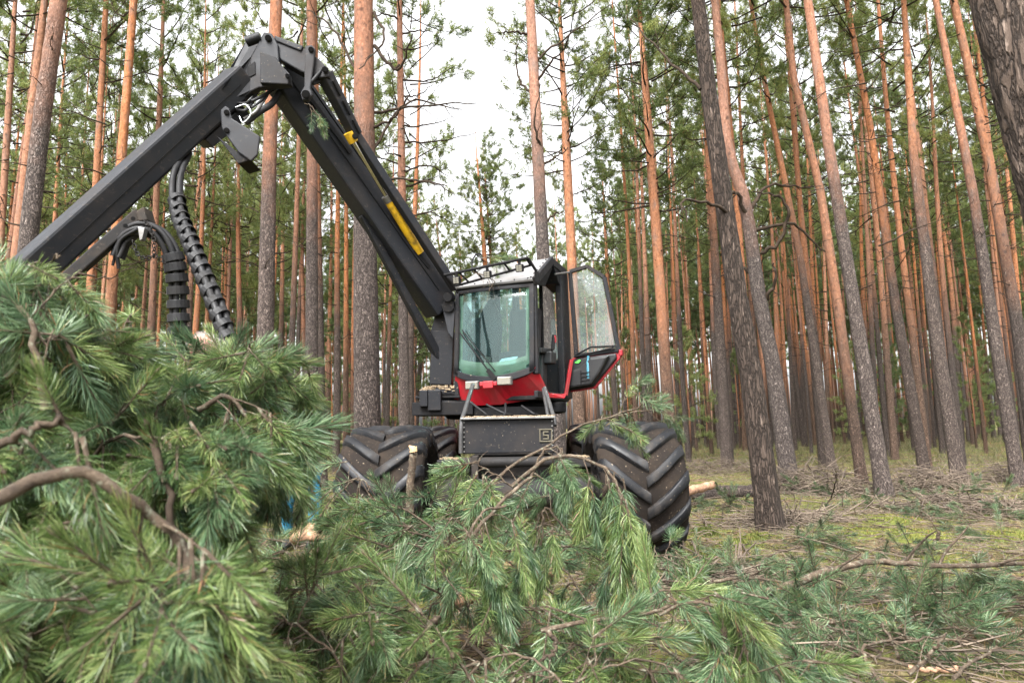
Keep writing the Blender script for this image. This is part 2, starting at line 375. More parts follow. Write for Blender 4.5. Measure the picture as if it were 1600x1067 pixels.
# ------------------------------------------------------------------ pine crowns (shared meshes)
def crown_mesh(seed, ht, rad, limbs, blades, blen, mt, clear=.25, sparse=1.0, bw=.0085):
    r = random.Random(seed); q = np.random.default_rng(seed)
    mb = MB(); tips = []
    for i in range(limbs):
        t_ = (i + r.random()) / limbs; z = ht * t_ ** .9
        prof = (math.sin(PI * min(1, .22 + .80 * t_)) ** .8) * (1 - .35 * t_)
        L = rad * prof * r.uniform(.6, 1.25) + .15; az = i * 2.4 + r.uniform(-.6, .6); el = R(-8 + 52 * t_ + r.uniform(-12, 18))
        d = Vector((math.cos(az) * math.cos(el), math.sin(az) * math.cos(el), math.sin(el)))
        p = Vector((0, 0, z)); pts = [p.copy()]; n = 6
        for k in range(n):
            d = (d + Vector((r.uniform(-.22, .22), r.uniform(-.22, .22), r.uniform(-.06, .22)))).normalized()
            p = p + d * (L / n); pts.append(p.copy())
        mb.tube(pts, [.017 * (1 - k / (n + .5)) * (.5 + L / 2.4) + .004 for k in range(n + 1)], 4, 0, False)
        ns = max(3, int(L * 4.2 * sparse))
        for s_ in range(ns):
            u = clear + (1 - clear) * (s_ + r.random()) / ns; kk = min(int(u * n), n - 1); b0 = pts[kk].lerp(pts[kk + 1], u * n - kk)
            td = (pts[kk + 1] - pts[kk]).normalized(); sd = (td * .75 + rvec(r) * .8 + Vector((0, 0, .25))).normalized(); l2 = r.uniform(.25, .75) * (.55 + .3 * L)
            e = b0 + sd * l2 * .5; f = e + (sd + Vector((0, 0, .3)) + rvec(r) * .3).normalized() * l2 * .5
            mb.tube([b0, e, f], [.006, .0045, .003], 3, 0, False)
            for c_ in range(r.randint(6, 8)):
                u2 = r.uniform(.35, 1.0); cpt = b0.lerp(e, u2 * 2) if u2 < .5 else e.lerp(f, u2 * 2 - 1)
                tips.append(list(cpt + rvec(r) * .07) + list((sd + rvec(r) * .7).normalized()))
    for k in range(9):
        tips.append([r.uniform(-.15, .15), r.uniform(-.15, .15), ht + r.uniform(-.3, .3), 0, 0, 1])
    T = np.array(tips); C = np.repeat(T[:, :3], blades, 0); D = np.repeat(T[:, 3:], blades, 0); n = len(C)
    d = D * .55 + q.normal(size=(n, 3)) * .55; d /= np.linalg.norm(d, axis=1)[:, None]
    w_ = np.cross(d, q.normal(size=(n, 3))); w_ /= np.linalg.norm(w_, axis=1)[:, None] + 1e-9
    L = blen * q.uniform(.65, 1.25, n)[:, None]; off = D * q.uniform(-.09, .09, n)[:, None]
    a = C + off - w_ * bw; b_ = C + off + w_ * bw; e = C + off + d * L
    Vn = np.stack([a, b_, e], 1).reshape(-1, 3); V0 = np.array([tuple(x) for x in mb.v]); o = len(V0)
    tri = (np.arange(n * 3).reshape(-1, 3) + o)
    quads = np.array([f for f in mb.f if len(f) == 4])
    return npmesh('crown', np.concatenate([V0, Vn]), [quads, tri], [M['deadtwig'], mt], np.concatenate([np.zeros(len(quads)), np.ones(len(tri))]))
CROWNS = [crown_mesh(100 + i, *a, M['crown'], sp_[0], sp_[1]) for i, (a, sp_) in enumerate([
    ((7.5, 2.3, 28, 17, .13), (.34, .9)), ((6.5, 2.0, 24, 17, .13), (.36, .9)), ((8.5, 1.9, 30, 17, .13), (.34, .9)),
    ((7.0, 2.6, 26, 17, .135), (.4, .85)), ((5.5, 1.8, 22, 17, .13), (.3, .95)), ((9.0, 2.2, 32, 16, .135), (.36, .8))])]
FARCROWNS = [crown_mesh(200 + i, *a, M['crown_far'], .25, .75, .015) for i, a in enumerate([
    (8.0, 2.3, 24, 11, .25), (7.0, 2.0, 22, 11, .25), (9.0, 2.1, 26, 11, .25)])]
def bare_mesh(seed, h0, h1, n, lmax, r0):
    """dead side limbs low on a stem"""
    r = random.Random(seed); mb = MB()
    for i in range(n):
        z = h0 + (h1 - h0) * (i + r.random()) / n; az = r.uniform(0, 2 * PI); L = r.uniform(.15, 1) ** 1.6 * lmax + .12
        d = Vector((math.cos(az), math.sin(az), r.uniform(-.15, .5))).normalized(); p = Vector((0, 0, z)) + d * r0 * .6; pts = [p.copy()]
        for k in range(5):
            d = (d + rvec(r) * .25 + Vector((0, 0, r.uniform(-.1, .12)))).normalized(); p = p + d * L / 5; pts.append(p.copy())
            if k > 0 and L > .6 and r.random() < .75:
                e = (d * .7 + rvec(r) * .8).normalized(); mb.tube([p, p + e * L * .18, p + (e + rvec(r) * .3) * L * .33], [.008, .006, .003], 3, 0, False)
        mb.tube(pts, [max(.004, (.008 + .008 * L) * (1 - k / 5.6)) for k in range(6)], 4, 0, False)
    V0 = np.array([tuple(x) for x in mb.v]); return npmesh('bare_branches', V0, [np.array(mb.f)], M['deadtwig'])
BARE = [bare_mesh(300 + i, 3.0 + .5 * i, 11.5, 22, 1.4, .12) for i in range(4)]

# ------------------------------------------------------------------ trunks
def trunk_mesh(center, rad, h, mt, seg=12, ring=.4, relief=0.0, flare=.25, seed=0, fine_to=None, name='trunk'):
    """center(z)->(x,y) offset from the base; rad(z)"""
    zs = []; z = -.35
    while z < h:
        zs.append(z); z += ring if (fine_to is None or z < fine_to) else max(ring, .5)
    zs.append(h); zs = np.array(zs); k = len(zs); th = np.arange(seg) * 2 * PI / seg
    cx = np.array([center(max(z_, 0)) for z_ in zs]); rr = np.array([rad(max(z_, 0)) for z_ in zs])
    fl = 1 + flare * np.exp(-np.clip(zs, 0, None) / .22)
    Rm = rr[:, None] * (fl[:, None] + (.10 * flare * 3) * np.sin(th * 4 + seed)[None] * np.exp(-np.clip(zs, 0, None) / .3)[:, None])
    if relief:
        A, B = np.meshgrid(th, zs)
        f = fbm(A * 4.2 + seed * 9, B * 3.2, seed, 3, 1.6); f2 = fbm(np.cos(A) * 3 + 9, np.sin(A) * 3 + B * 1.2 + 20, seed + 3, 3, 1.0)
        Rm = Rm + relief * (np.abs(f - .5) * -2 + .4) + relief * .8 * (f2 - .5)
    V = np.stack([cx[:, 0][:, None] + Rm * np.cos(th), cx[:, 1][:, None] + Rm * np.sin(th), np.repeat(zs[:, None], seg, 1)], 2).reshape(-1, 3)
    i = np.arange(k - 1)[:, None] * seg; j = np.arange(seg)[None]; j2 = (j + 1) % seg
    q = np.stack([(i + j), (i + j2), (i + seg + j2), (i + seg + j)], 2).reshape(-1, 4)
    return npmesh(name, V, [q], mt, smooth=True)
def limb_part(pts, r0, r1, parent, mtl, subs=0, r=rng, name='branch'):
    mb = MB(); p = catmull(pts, max(6, len(pts) * 4)); k = len(p)
    p = [q + rvec(r) * (0 if i in (0,) else max(.014, r0 * .8)) for i, q in enumerate(p)]
    mb.tube(p, [r0 + (r1 - r0) * i / (k - 1) for i in range(k)], 7)
    for s_ in range(subs):
        i = r.randint(k // 4, k - 2); d = ((p[i + 1] - p[i]).normalized() * .8 + rvec(r) * .8).normalized(); L = r.uniform(.15, .55) * (p[-1] - p[0]).length * .6
        q = p[i]; mb.tube([q, q + d * L * .5 + rvec(r) * L * .06, q + d * L + rvec(r) * L * .12], [r0 * .35, r0 * .25, r1 * .5], 4, 0, False)
    return mb.build(name, mtl, parent)

def hero_tree(label, pts, d, wpx, wtop=None, h=19, mt='bark', crown=None, crown_z=11, relief=.012, seg=22, base=True, bare=None, group=None, sc=1.0, stub=0, seed=0, ring=.16, dense=0):
    """pts: photo points from low to high in the plane y = d; extended to the ground and up"""
    W = [P(x, y, d) for x, y in pts]
    lo, hi = W[0], W[-1]
    if lo.z > .15:
        s0 = (W[1] - W[0]) / max(.01, W[1].z - W[0].z); W = [lo - s0 * (lo.z + .02)] + W
    bx = W[0].x; gz0 = gz(bx, d)
    zz = [p.z - gz0 for p in W]; xx = [p.x - bx for p in W]; zz[0] = 0
    sl_ = (xx[-1] - xx[-2]) / max(.01, zz[-1] - zz[-2])
    def center(z):
        if z <= zz[0]: return (xx[0], 0)
        if z >= zz[-1]:
            e = z - zz[-1]; return (xx[-1] + sl_ * e * (1 / (1 + e * .05)), 0)
        for i in range(len(zz) - 1):
            if z <= zz[i + 1]:
                # smooth-ish interpolation
                u = (z - zz[i]) / max(1e-6, zz[i + 1] - zz[i]); return (xx[i] + (xx[i + 1] - xx[i]) * u + .0 * u, 0)
    rw0 = wpx * d / F / 2
    rt = (wtop or wpx * .75) * d / F / 2; zt = max(3.0, zz[-1])
    def rad(z):
        r_ = rw0 + (rt - rw0) * z / zt
        cap = rw0 * (1 - z / h) * 1.6
        return max(.012, min(r_, cap))
    t_ = thing('pine_tree', label, 'pine tree', (bx, d, gz0), group)
    me = trunk_mesh(center, rad, h, M[mt], seg, ring, relief, .22, seed, max(zt + .3, 4))
    link('trunk', me, t_)
    if crown is not None:
        c = link('crown', CROWNS[crown], t_); cx = center(crown_z); c.location = (cx[0], 0, crown_z)
        s_ = (h - crown_z) / 7.5 * sc; c.scale = (s_, s_, (h - crown_z) / CROWNS[crown].vertices[-1].co.z if False else s_)
        c.rotation_euler.z = seed * 1.7
        c.rotation_euler.y = math.atan(sl_) * .8
        for q_ in range(dense):
            c2 = link('crown', CROWNS[(crown + 2 + q_) % 6], t_); c2.location = (cx[0], 0, crown_z - .5 - .6 * q_); c2.scale = (s_ * .95,) * 3; c2.rotation_euler = (0, c.rotation_euler.y, seed + 1.3 + q_)
    if bare is not None:
        bb = tag(link('bare_branches', BARE[bare % 4], t_), kind='stuff'); cz = center(6.0); bb.location = (cz[0] - sl_ * 6, 0, 0); bb.rotation_euler = (0, math.atan(sl_), seed * 2.1)
    return t_, center, rad

TREES = []
def ht(*a, **k):
    r = hero_tree(*a, **k); TREES.append((r[0].location.x, r[0].location.y)); return r
FGr = 'pine trees round the harvester'
# left of the machine
ht('slim orange pine at the far left edge of the photo', [(3, 340), (24, 0)], 17, 12, 8.5, seed=1, mt='bark_orange', crown=0, crown_z=10.5, bare=0, group=FGr)
ht('slim orange pine just behind the dark leaning trunk at far left', [(33, 330), (70, 0)], 15, 16, 13, seed=2, mt='bark_orange', crown=1, crown_z=10.5, bare=1, group=FGr)
ht('thick dark trunk turning orange at the top, leaning right at far left', [(45, 370), (66, 180), (92, 0)], 9.5, 28, 24, seed=3, mt='bark_big', crown=3, crown_z=11.5, relief=.014, group=FGr, bare=2)
ht('slim orange pine crossing the boom left of the middle trunk pair', [(150, 285), (166, 0)], 16, 13, 8, seed=4, mt='bark_orange', crown=2, crown_z=10, bare=3, group=FGr)
ht('orange pine with knotty bark above the lower boom, second of two', [(190, 250), (209, 0)], 14, 19, 11, seed=5, mt='bark_orange', crown=0, crown_z=10.5, bare=0, group=FGr)
ht('slim orange pine behind the boom, right of the knotty one', [(238, 480), (248, 200), (256, 0)], 19, 12, 7, seed=6, crown=4, crown_z=10, bare=1, group=FGr)
ht('grey trunk with orange top rising behind the knee of the crane', [(415, 505), (421, 250), (432, 0)], 12.5, 28, 19, seed=7, mt='bark_big', crown=1, crown_z=11, relief=.012, bare=2, group=FGr)
ht('grey trunk between the crane knee and the thickest trunk', [(487, 560), (488, 200), (486, 0)], 14, 22, 14, seed=8, mt='bark_big', crown=5, crown_z=11, relief=.012, bare=3, group=FGr)
ht('grey trunk standing close behind its neighbour beside the boom', [(499, 600), (493, 250), (490, 0)], 16.5, 19, 11, seed=28, crown=0, crown_z=11.5, group=FGr)
t9, c9, r9 = ht('thickest trunk of all, dark below and orange above, behind the left front tyre', [(574, 660), (570, 330), (568, 0)], 11.0, 43, 30, seed=9, mt='bark_big', crown=0, crown_z=12, relief=.015, seg=30, group=FGr, ring=.1)
t10, c10, r10 = ht('slim pine with long bare side limbs right of the thickest trunk', [(632, 660), (628, 300), (624, 0)], 17, 18, 8.5, seed=10, mt='bark_big', crown=4, crown_z=12.0, sc=1.0, group=FGr, bare=1)
t11, c11, r11 = ht('orange topped pine rising straight above the cab roof', [(868, 660), (848, 390), (828, 0)], 13.0, 26, 15, seed=11, mt='bark_big', crown=1, crown_z=12.5, relief=.01, group=FGr)
# right of the machine
t14, c14, r14 = ht('dark leaning trunk with furrowed bark standing alone right of the machine', [(1204, 822), (1188, 700), (1172, 580), (1152, 465), (1136, 350), (1124, 262), (1108, 150), (1091, 0)], 9.1, 37, 21, seed=14, mt='bark_dark', crown=2, crown_z=11.5, relief=.022, seg=30, group=FGr, ring=.08)
t15, c15, r15 = ht('crooked dark pine with gnarled dead limbs behind the lone leaning trunk', [(1235, 757), (1209, 580), (1186, 465), (1170, 350), (1160, 300), (1144, 258), (1134, 215), (1127, 110), (1117, 0)], 14.8, 27, 12, seed=15, mt='bark_big', crown=1, crown_z=10.5, relief=.02, group=FGr)
ht('grey pine with a fresh pale scar at its foot', [(1382, 768), (1330, 450), (1298, 250), (1262, 0)], 13.0, 24, 13, seed=16, mt='bark_big', crown=2, crown_z=11, relief=.012, bare=1, group=FGr)
ht('forking orange pine left of the scarred pine', [(1345, 740), (1308, 470), (1282, 300), (1240, 120), (1228, 0)], 15.5, 17, 9, seed=17, mt='bark_orange', crown=3, crown_z=11, bare=2, group=FGr)
ht('straight orange pine right of the scarred pine', [(1446, 742), (1400, 480), (1360, 200), (1326, 20)], 17, 17, 7.5, seed=18, mt='bark', crown=0, crown_z=10.5, bare=3, group=FGr)
ht('stout pine with orange upper stem in the middle of the right stand', [(1498, 742), (1462, 520), (1428, 250), (1412, 0)], 16, 22, 8, seed=19, mt='bark', crown=5, crown_z=10.5, bare=0, group=FGr)
ht('tall orange pine, second from the right edge', [(1592, 756), (1560, 560), (1520, 300), (1462, 0)], 14.2, 20, 9, seed=20, mt='bark_big', crown=4, crown_z=11, bare=1, group=FGr)
ht('tall orange pine crossing the right edge of the stand', [(1625, 760), (1588, 500), (1545, 250), (1490, 0)], 15, 20, 11, seed=21, mt='bark', crown=2, crown_z=11, bare=2, group=FGr)
ht('massive furrowed trunk cutting the top right corner of the photo', [(1755, 667), (1642, 270), (1568, 0)], 3.6, 112, 88, seed=22, mt='bark_dark', h=17, crown=3, crown_z=10.5, relief=.03, seg=56, ring=.05, group=FGr)
ht('orange twin stem pine seen through the open cab door', [(905, 655), (893, 400), (880, 130)], 19, 19, 12, seed=23, crown=5, crown_z=8.2, bare=3, group=FGr, h=16.5, mt='bark_orange', dense=1)
ht('orange pine right of the open cab door', [(1044, 640), (1028, 400), (1008, 130)], 19, 20, 12, seed=24, crown=2, crown_z=7.6, bare=0, group=FGr, h=17.5, mt='bark_orange', dense=1)
ht('thin orange pine in front of the crooked pine', [(1180, 700), (1150, 300), (1126, 40)], 18, 13, 8, seed=25, crown=0, crown_z=10, bare=2, group=FGr, mt='bark_orange')
ht('slender orange pine between the leaning trunk and the forking pine', [(1300, 735), (1250, 400), (1205, 180)], 20, 14, 8, seed=26, crown=1, crown_z=10, bare=1, group=FGr)
# two slender pines in the gap of sky
ht('small bushy topped pine standing free against the sky gap', [(772, 640), (757, 400), (744, 230)], 31, 10, 7, seed=40, crown=4, crown_z=8.3, h=16, group=FGr, sc=1.0, dense=2)
ht('shorter pine left of the free standing one in the sky gap', [(705, 640), (690, 420), (680, 330)], 34, 8, 6, seed=41, crown=0, crown_z=6.0, h=13.2, group=FGr, sc=.9, dense=1)
ht('slender double topped pine beside the free standing one in the sky gap', [(782, 640), (768, 420), (756, 250)], 33, 8, 6, seed=42, crown=2, crown_z=8.5, h=15.5, group=FGr, sc=.8, dense=1)
ht('low young pine crown just left of the cab roof in the sky gap', [(652, 640), (664, 450), (668, 330)], 36, 8, 6, seed=43, crown=3, crown_z=5.5, h=13, group=FGr, sc=.9, dense=1)
ht('low pine crown showing between the small pines above the cab', [(726, 640), (722, 450), (716, 360)], 40, 8, 6, seed=44, crown=1, crown_z=5.5, h=13, group=FGr, sc=1.0, dense=1)
ht('narrow pine right of the sky gap above the open door', [(962, 650), (950, 450), (940, 250)], 34, 9, 6, seed=45, crown=0, crown_z=7.5, h=16, group=FGr, sc=.95, dense=1)
ht('pine crown low behind the cab roof right of the orange topped pine', [(826, 640), (812, 450), (802, 330)], 42, 8, 6, seed=46, crown=5, crown_z=6, h=14.5, group=FGr, sc=.9, dense=1)

# big side limbs of the nearest stems
def px_limb(tree, d, pts, r0, r1, subs=2, mtl=None):
    limb_part([P(x, y, d + (dy[0] if dy else 0)) for x, y, *dy in pts], r0, r1, tree, mtl or M['deadtwig'], subs)
px_limb(t9, 11, [(585, 72), (620, 108, -.2), (646, 55, -.6)], .035, .012, 1)
for pts in ([(585, 176), (650, 166, .3), (745, 160, .8)], [(582, 200), (612, 186, -.3), (640, 150, -.7)], [(584, 232), (640, 160, .4), (720, 172, .9)],
            [(583, 275), (640, 282, -.3), (700, 290, -.5)], [(583, 300), (615, 325, -.2), (632, 345, -.4)], [(560, 120), (520, 45, .4), (480, 15, 1)],
            [(583, 345), (610, 330, .3), (640, 318, .7)], [(585, 20), (600, 60, -.3), (560, 110, -.6)]):
    px_limb(t9, 11, pts, .028, .009, 2)
r_ = random.Random(77)
for i in range(14):
    y = 30 + i * 24; sgn = 1 if i % 3 else -1; x0 = 624 + 6 * y / 500; L = r_.uniform(45, 125) * (1 if sgn > 0 else .5); up = r_.uniform(-22, 30)
    px_limb(t10, 17, [(x0, y), (x0 + sgn * L * .5, y + up * .3 - 6, r_.uniform(-.5, .5)), (x0 + sgn * L, y - up, r_.uniform(-1.2, 1.2))], .030, .007, 4)
for pts in ([(836, 95), (880, 62, .2), (960, 5, .6)], [(838, 130), (866, 92, -.3), (885, 75, -.5)], [(846, 258), (868, 246, .2), (888, 232, .4)],
            [(828, 55), (800, 50, -.2), (770, 52, -.4)], [(848, 352), (866, 336), (880, 330, .2)], [(832, 150), (810, 120, .3), (806, 60, .5)], [(845, 240), (836, 190, -.3), (846, 130, -.4)]):
    px_limb(t11, 13, pts, .030, .008, 2)
for pts in ([(1147, 335), (1110, 318, -.3), (1068, 312, -.6), (1074, 345, -.7)], [(1095, 140), (1040, 90, .5), (985, 30, 1.2)]): px_limb(t14, 9.1, pts, .028, .008, 1)
for pts in ([(1190, 395), (1215, 380, -.2), (1232, 330, -.4), (1212, 305, -.5), (1180, 300, -.6)], [(1178, 360), (1240, 350, .3), (1290, 395, .5)], [(1170, 330), (1200, 290, .3), (1265, 296, .8)],
            [(1195, 470), (1212, 440, -.3), (1207, 410, -.4)], [(1190, 440), (1160, 420, .2), (1130, 432, .4)], [(1172, 345), (1148, 300, -.3), (1130, 330, -.4)]):
    px_limb(t15, 14.8, pts, .05, .016, 3)

# ------------------------------------------------------------------ the stand behind: planted rows of pines
TR = []
for i in range(6):
    r = random.Random(500 + i); ax, ay, fx, fy = r.uniform(-.18, .18), r.uniform(-.1, .1), r.uniform(.25, .5), r.uniform(0, 6)
    lean = r.uniform(-.012, .012)
    TR.append(trunk_mesh(lambda z: (lean * z + ax * math.sin(fx * z + fy) - ax * math.sin(fy), ay * math.sin(.3 * z)), lambda z: max(.012, .165 * (1 - z / 19.5) ** .75), 19, M[('bark', 'bark_orange', 'bark', 'bark_orange', 'bark', 'bark_big')[i]], 9, .55, .006, .2, i))
fr = random.Random(21)
cells = []
for a in range(-26, 30):
    for bq in range(0, 27):
        x = a * 2.3 + fr.uniform(-.75, .75) + (bq % 2) * .8; y = 17.2 + bq * 2.15 + fr.uniform(-.8, .8)
        sx, sy = px_of((x, y, 1.0)); tx = px_of((x, y, 9))[0]
        if sx < -70 or sx > 1690: continue
        # felled lane behind the machine: open sky gap
        if 640 < sx < 985 and y < (54 if 650 < sx < 830 else 33) : continue
        if sx < 640 and y < 21: continue
        if sx > 985 and y < 18.5: continue
        if min((x - p[0]) ** 2 + (y - p[1]) ** 2 for p in TREES) < 1.3 ** 2: continue
        keep = .82 if sx > 985 else .62
        if y > 48: keep *= .8
        if fr.random() > keep: continue
        cells.append((y, x, sx))
cells.sort(); cells_far = cells[272:]; cells = cells[:272]
def fill_tree(x, y, sx, k, r):
    rank = 'front rank' if y < 25 else 'second rank' if y < 34 else 'third rank' if y < 44 else 'rear rank'
    spots = [(70, 'at the left edge of the photo'), (200, 'above the left heap of branches'), (330, 'under the arch of the crane'), (420, 'below the knee of the crane'),
             (500, 'beside the grey trunk pair'), (570, 'just left of the thickest trunk'), (640, 'just right of the thickest trunk'), (800, 'behind the crane foot and cab'), (985, 'behind the open cab door'),
             (1060, 'above the right front tyre'), (1130, 'left of the lone leaning trunk'), (1200, 'behind the lone leaning trunk'), (1260, 'right of the crooked dark pine'),
             (1330, 'left of the scarred pine'), (1400, 'behind the scarred pine'), (1470, 'right of the scarred pine'), (1540, 'left of the right edge pines'), (9999, 'at the right edge of the photo')]
    place = next(p for lim, p in spots if sx < lim)
    wd_ = 'slim pine' if k % 2 else 'straight pine'
    lab = '%s of the %s %s' % (wd_, rank, place); g = 'pines of the %s %s' % (rank, place)
    t_ = thing('pine_tree', lab, 'pine tree', (x, y, gz(x, y)), g)
    s_ = r.uniform(.82, 1.12); a = r.uniform(0, 6.28); wd = r.choice((.5, .6, .66, .72, .8, .95)) * r.uniform(.9, 1.1)
    if sx <= 985 and sx > 640: s_ *= .78
    o = link('trunk', TR[r.randrange(6)], t_); o.scale = (s_ * wd, s_ * wd, s_); o.rotation_euler = (r.gauss(0, .014), r.gauss(0, .016), a)
    cz = r.uniform(9.8, 12.4) * s_ * (.85 if sx < 640 else 1)
    c = link('crown', CROWNS[r.randrange(6)] if y < 44 else FARCROWNS[r.randrange(3)], t_); c.location = (0, 0, cz); q = (19 * s_ - cz) / 7.3; c.scale = (q * r.uniform(.75, 1.0),) * 2 + (q,); c.rotation_euler.z = r.uniform(0, 6.28)
    if y < 36:
        o = tag(link('bare_branches', BARE[r.randrange(4)], t_), kind='stuff'); o.rotation_euler.z = r.uniform(0, 6.28); o.scale = (s_,) * 3
for k, (y, x, sx) in enumerate(cells): fill_tree(x, y, sx, k, fr)
# beyond the countable ones: one far wood
vs, fs, mi = [], [], []; off = 0
def inst(me, M4, Vl, Ql, Tl, off):
    n = len(me.vertices); co = np.empty(n * 3, np.float32); me.vertices.foreach_get('co', co); co = co.reshape(-1, 3)
    Vl.append(co @ np.array(M4.to_3x3()).T + np.array(M4.translation)); return n
def face_arrays(me):
    q = [];
    nl = len(me.loops); li = np.empty(nl, np.int32); me.loops.foreach_get('vertex_index', li)
    tot = np.empty(len(me.polygons), np.int32); me.polygons.foreach_get('loop_total', tot); st = np.empty(len(me.polygons), np.int32); me.polygons.foreach_get('loop_start', st)
    quad = st[tot == 4]; tri = st[tot == 3]
    return (li[quad[:, None] + np.arange(4)] if len(quad) else np.zeros((0, 4), int)), (li[tri[:, None] + np.arange(3)] if len(tri) else np.zeros((0, 3), int))
FARTRUNK = trunk_mesh(lambda z: (.1 * math.sin(.35 * z), 0), lambda z: max(.02, .17 * (1 - z / 19.5) ** .75), 19, M['bark_orange'], 5, 1.6, 0, .2, 3)
lowcrown = [crown_mesh(260 + i, 8.0, 2.3, 16, 9, .34, M['crown_far'], .2, .62, .026) for i in range(2)]
fa_t = face_arrays(FARTRUNK); fa_c = [face_arrays(c) for c in lowcrown]
Vl, Q0, Q1, T1 = [], [], [], []; off = 0
far = [(x, y) for y, x, sx in cells_far]
for k in range(300):
    y = fr.uniform(60, 120); far.append((fr.uniform(-.85, .85) * y, y))
for x, y in far:
    sx = px_of((x, y, 1))[0]
    s_ = fr.uniform(.85, 1.1) * (.80 if 640 < sx < 985 else 1)
    n = inst(FARTRUNK, Matrix.Translation((x, y, 0)) @ Matrix.Scale(s_, 4), Vl, 0, 0, 0); Q0.append(fa_t[0] + off); off += n
    i = fr.randrange(2); cz = fr.uniform(9.5, 12) * s_; q = (19 * s_ - cz) / 7.4
    n = inst(lowcrown[i], Matrix.Translation((x, y, cz)) @ Matrix.Rotation(fr.uniform(0, 6), 4, 'Z') @ Matrix.Scale(q, 4), Vl, 0, 0, 0); Q1.append(fa_c[i][0] + off); T1.append(fa_c[i][1] + off); off += n
a0, a1, a2 = np.concatenate(Q0), np.concatenate(Q1), np.concatenate(T1)
me = npmesh('far_wood', np.concatenate(Vl), [a0, a1, a2], [M['bark_orange'], M['deadtwig'], M['crown_far']], np.concatenate([np.zeros(len(a0)), np.ones(len(a1)), np.full(len(a2), 2)]))
tag(link('far_wood', me), 'far pine wood closing the view behind the stand', 'far wood', kind='stuff')
# young undergrowth pines between the far stems
for k, (x, y) in enumerate([(fr.uniform(-.72, .78) * yy, yy) for yy in [fr.uniform(30, 58) for _ in range(44)]]):
    sx = px_of((x, y, 1))[0]
    yl = 'behind the left heap' if sx < 330 else 'left of the thickest trunk' if sx < 570 else 'behind the machine' if sx < 985 else 'right of the door' if sx < 1130 else 'behind the leaning trunk' if sx < 1260 else 'behind the scarred pine' if sx < 1420 else 'at the right edge'
    yr = 'in front' if y < 38 else 'farther in' if y < 48 else 'deepest in'
    t_ = thing('young_pine', 'young green understorey pine %s, %s' % (yl, yr), 'young pine', (x, y, gz(x, y)), 'young pines %s, %s' % (yl, yr))
    hh = fr.uniform(3, 7.5); link('trunk', FARTRUNK, t_).scale = (.32, .32, hh / 18)
    c = link('crown', FARCROWNS[k % 3], t_); c.location = (0, 0, .8); c.scale = (hh / 8 * .95, hh / 8 * .95, hh / 8.6); c.rotation_euler.z = fr.uniform(0, 6)

# ------------------------------------------------------------------ the forest harvester
HV = thing('forest_harvester', 'black and red forest harvester with open cab door and raised crane', 'harvester', (0, 8.6, 0))
TR_R, TR_W = .70, .94
def tyre_profile():
    # (lateral, radius) of the carcass section
    return [(-.38, .40), (-.455, .47), (-.475, .545), (-.455, .605), (-.40, .638), (-.25, .655), (0, .662), (.25, .655), (.40, .638), (.455, .605), (.475, .545), (.455, .47), (.38, .40)]
def wheel_meshes():
    pr = tyre_profile(); n = 56; V = []; Fq = []
    for i in range(n):
        a = 2 * PI * i / n
        for x, r_ in pr: V.append((x, -r_ * math.cos(a), r_ * math.sin(a)))
    k = len(pr)
    for i in range(n):
        for j in range(k - 1): Fq.append((i * k + j, i * k + j + 1, ((i + 1) % n) * k + j + 1, ((i + 1) % n) * k + j))
    ty = npmesh('tyre', np.array(V), [np.array(Fq)], M['tyre'], smooth=True)
    # one lug: from near the centre line out over the shoulder, curved, sweeping forward
    def lug(sg):
        prof = [(-.015, 0.0), (.10, .07), (.22, .16), (.34, .265), (.43, .34), (.468, .375), (.478, .40)]
        base_r = [.655, .655, .652, .642, .622, .575, .52]; top_r = [.700, .712, .712, .704, .682, .618, .537]
        hw = [.050, .054, .056, .058, .062, .064, .064]
        V = []; Fq = []
        for (x, s), b0, tp, h_ in zip(prof, base_r, top_r, hw):
            for rr, ww in ((b0 - .02, h_ * 1.25), (tp - .008, h_ * 1.02), (tp, h_ * .78)):
                for sgn in (-1, 1):
                    a = (s + sgn * ww) / .68
                    V.append((sg * x, -rr * math.cos(a), rr * math.sin(a)))
        for i in range(len(prof) - 1):
            o = i * 6; p = o + 6
            for u, v_ in ((0, 2), (2, 4), (4, 5), (5, 3), (3, 1)): Fq.append((o + u, o + v_, p + v_, p + u) if sg > 0 else (o + v_, o + u, p + u, p + v_))
        e = (len(prof) - 1) * 6
        for o in (0, e): Fq += [(o, o + 1, o + 3, o + 2), (o + 2, o + 3, o + 5, o + 4)]
        me = npmesh('tyre_lug', np.array(V), [np.array(Fq)], M['lug'], smooth=True)
        return me
    mb = MB(); seg = 28
    for x0, x1, r0, r1 in ((-.38, -.30, .41, .38), (-.30, .30, .36, .36), (.30, .38, .38, .41)):
        mb.tube([(x0, 0, 0), (x1, 0, 0)], [r0, r1], seg)
    for sx in (-1, 1):
        mb.cyl((sx * .2, 0, 0), (sx * .40, 0, 0), .17, 18)
        for k_ in range(10):
            a = k_ * PI / 5; mb.cyl((sx * .2, .25 * math.cos(a), .25 * math.sin(a)), (sx * .405, .25 * math.cos(a), .25 * math.sin(a)), .018, 6)
    return ty, lug(1), lug(-1), mb
TYM, LGR, LGL, RIMMB = wheel_meshes()
RIMO = None
def add_wheel(x, y, yaw, spin):
    global RIMO
    ty = link('wheel', TYM, HV); ty.location = (x, y - 8.6, TR_R - .012 + gz(x, y) * .0); ty.rotation_euler = (0, 0, yaw)
    ty.scale.x = .92
    nl = 14
    for k in range(nl):
        for sg, me in ((1, LGR), (-1, LGL)):
            l = link('tyre_lug', me, ty); l.rotation_euler.x = spin + 2 * PI * (k + (.5 if sg < 0 else 0)) / nl
            if sg > 0 and k == 0 and False: pass
    if RIMO is None: RIMO = RIMMB.build('rim', M['frame'], None); RIMO.parent = ty
    else: link('rim', RIMO.data, ty)
    return ty
